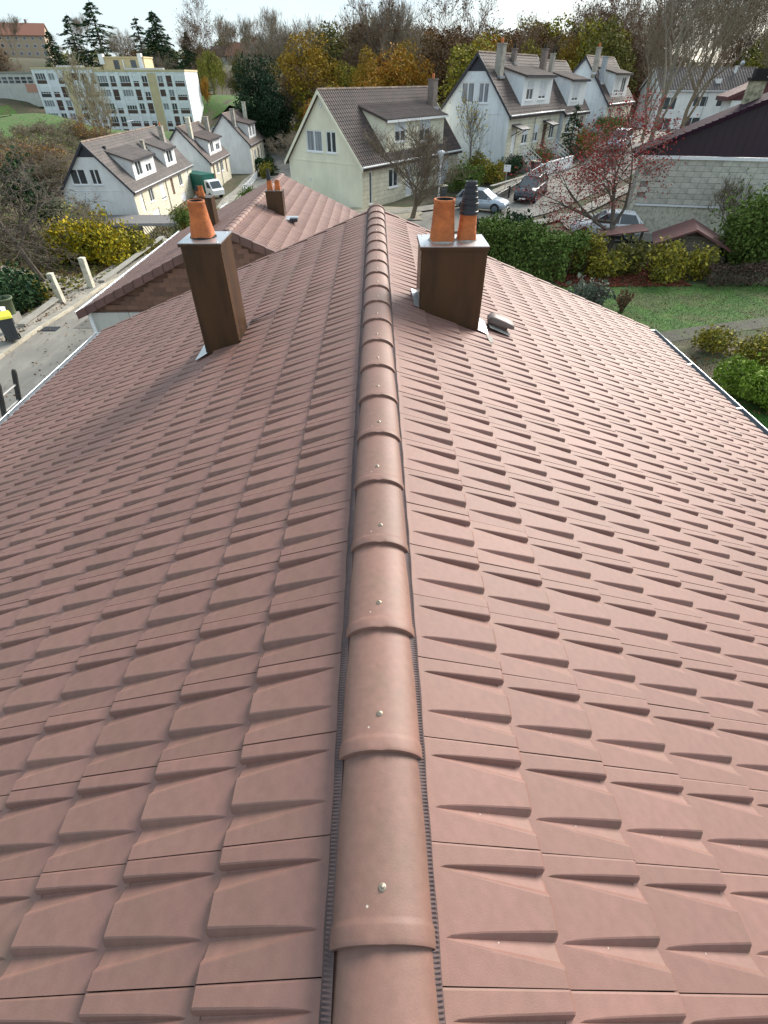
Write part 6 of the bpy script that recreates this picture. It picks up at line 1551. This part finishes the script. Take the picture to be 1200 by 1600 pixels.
for i in range(16):
    y = r_.uniform(75, 125); x = px_x(r_.uniform(-40, 150), y, -.76); j = r_.choice([1, 1, 2, 0]); put((thA, thB, thC)[j], x, y, r_.uniform(4, 6.5), 5, label={0: 'leafless bush beyond the thicket before the apartments', 1: 'bush with some green leaves beyond the thicket before the apartments', 2: 'orange brown bush beyond the thicket before the apartments'}[j], group='bushes before the apartments', wide=1.3)
lt = tree_proto('leaning_tree', 'dark bare tree leaning over the left bank above the laurel', 'tree', 95, 7.5, BARK, None, 0, levels=6, kids=(3, 4), spread=.62, up=-.05, thin=.012, r0=.16, start=.35, lean=(-.45, .25))
put(lt, -18.6, 29.6, 7.5, 7.5, rz=0)
gb = tree_proto('bare_bush', 'leafless grey bush against the nearest white gable, above the yellow shrub', 'bush', 96, 3.2, BARKG, None, 0, levels=6, kids=(3, 4), spread=.62, thin=.012, r0=.08, start=.05, n0=7); gb.location = (-27.5, 54.5, gz(-27.5, 54.5)); gb.scale = (1.1, 1.1, .9)
fg = tree_proto('bare_bush', 'thin leafless shrub sprig showing beside the left gutter over the road', 'bush', 97, 1.6, BARKR, L_RED, 26, .05, .1, levels=4, kids=(2, 3), spread=.5, thin=.006, r0=.025, start=.1, n0=5); fg.location = (-8.0, 11.6, 0); fg.scale = (1.3, 1.3, 1.6)
# litter of leaves, grass
def litter(name, x0, x1, y0, y1, n, m, ls, seed, lift=.09, **kw):
    r_ = np.random.default_rng(seed); x = r_.uniform(x0, x1, n); y = r_.uniform(y0, y1, n); z = ground(x, y) + lift
    V, F = leaves(np.stack([x, y, z], 1), ls, r_, up=.85); ob(name, npmesh(name, V, F, m), kind='stuff')
litter('fallen_leaves', -40, -15.6, 20, 56, 26000, L_FALL, .14, 1)
litter('fallen_leaves', -16.1, -15.2, 20, 45, 900, L_FALL, .09, 2, .16)
litter('fallen_leaves', -8.0, -5.0, 3, 12, 2600, L_FALL, .09, 3)
litter('fallen_leaves', 9.5, 16.5, 27.0, 31, 6500, L_FALR, .10, 4, .1)
litter('fallen_leaves', 5.2, 18, 14, 18.5, 3000, L_FALL, .08, 5)
litter('fallen_leaves', -15, -8.3, 5, 34, 900, L_FALL, .08, 8, .10)
litter('ground_ivy', -45, -16, 24, 70, 26000, L_OLV, .20, 6, .15)
def tufts(name, x0, x1, y0, y1, n, hgt, seed):
    r_ = np.random.default_rng(seed); x = r_.uniform(x0, x1, n); y = r_.uniform(y0, y1, n); z = ground(x, y) + .06; P = np.stack([x, y, z], 1)
    a_ = r_.uniform(0, 6.28, n); w_ = .008; t = np.stack([np.cos(a_) * w_, np.sin(a_) * w_, 0 * a_], 1); hh = r_.uniform(.4, 1.2, n) * hgt
    tip = P + np.stack([r_.normal(size=n) * hgt * .5, r_.normal(size=n) * hgt * .5, hh], 1)
    V = np.stack([P - t, P + t, tip], 1).reshape(-1, 3); ob(name, npmesh(name, V, np.arange(3 * n).reshape(-1, 3), GRASSB), kind='stuff')
tufts('grass', 5.6, 30, 19.5, 27.3, 80000, .05, 1)
litter('fallen_leaves', 6, 26, 20, 27.2, 420, L_FALL, .075, 12, .10)
tufts('grass', 5.4, 13, 8, 19.2, 16000, .08, 2)
for p_ in [p for p in list(bpy.data.objects) if p.type == 'EMPTY' and p.get('label') == 'x']:
    for c_ in list(p_.children): bpy.data.objects.remove(c_)
    bpy.data.objects.remove(p_)
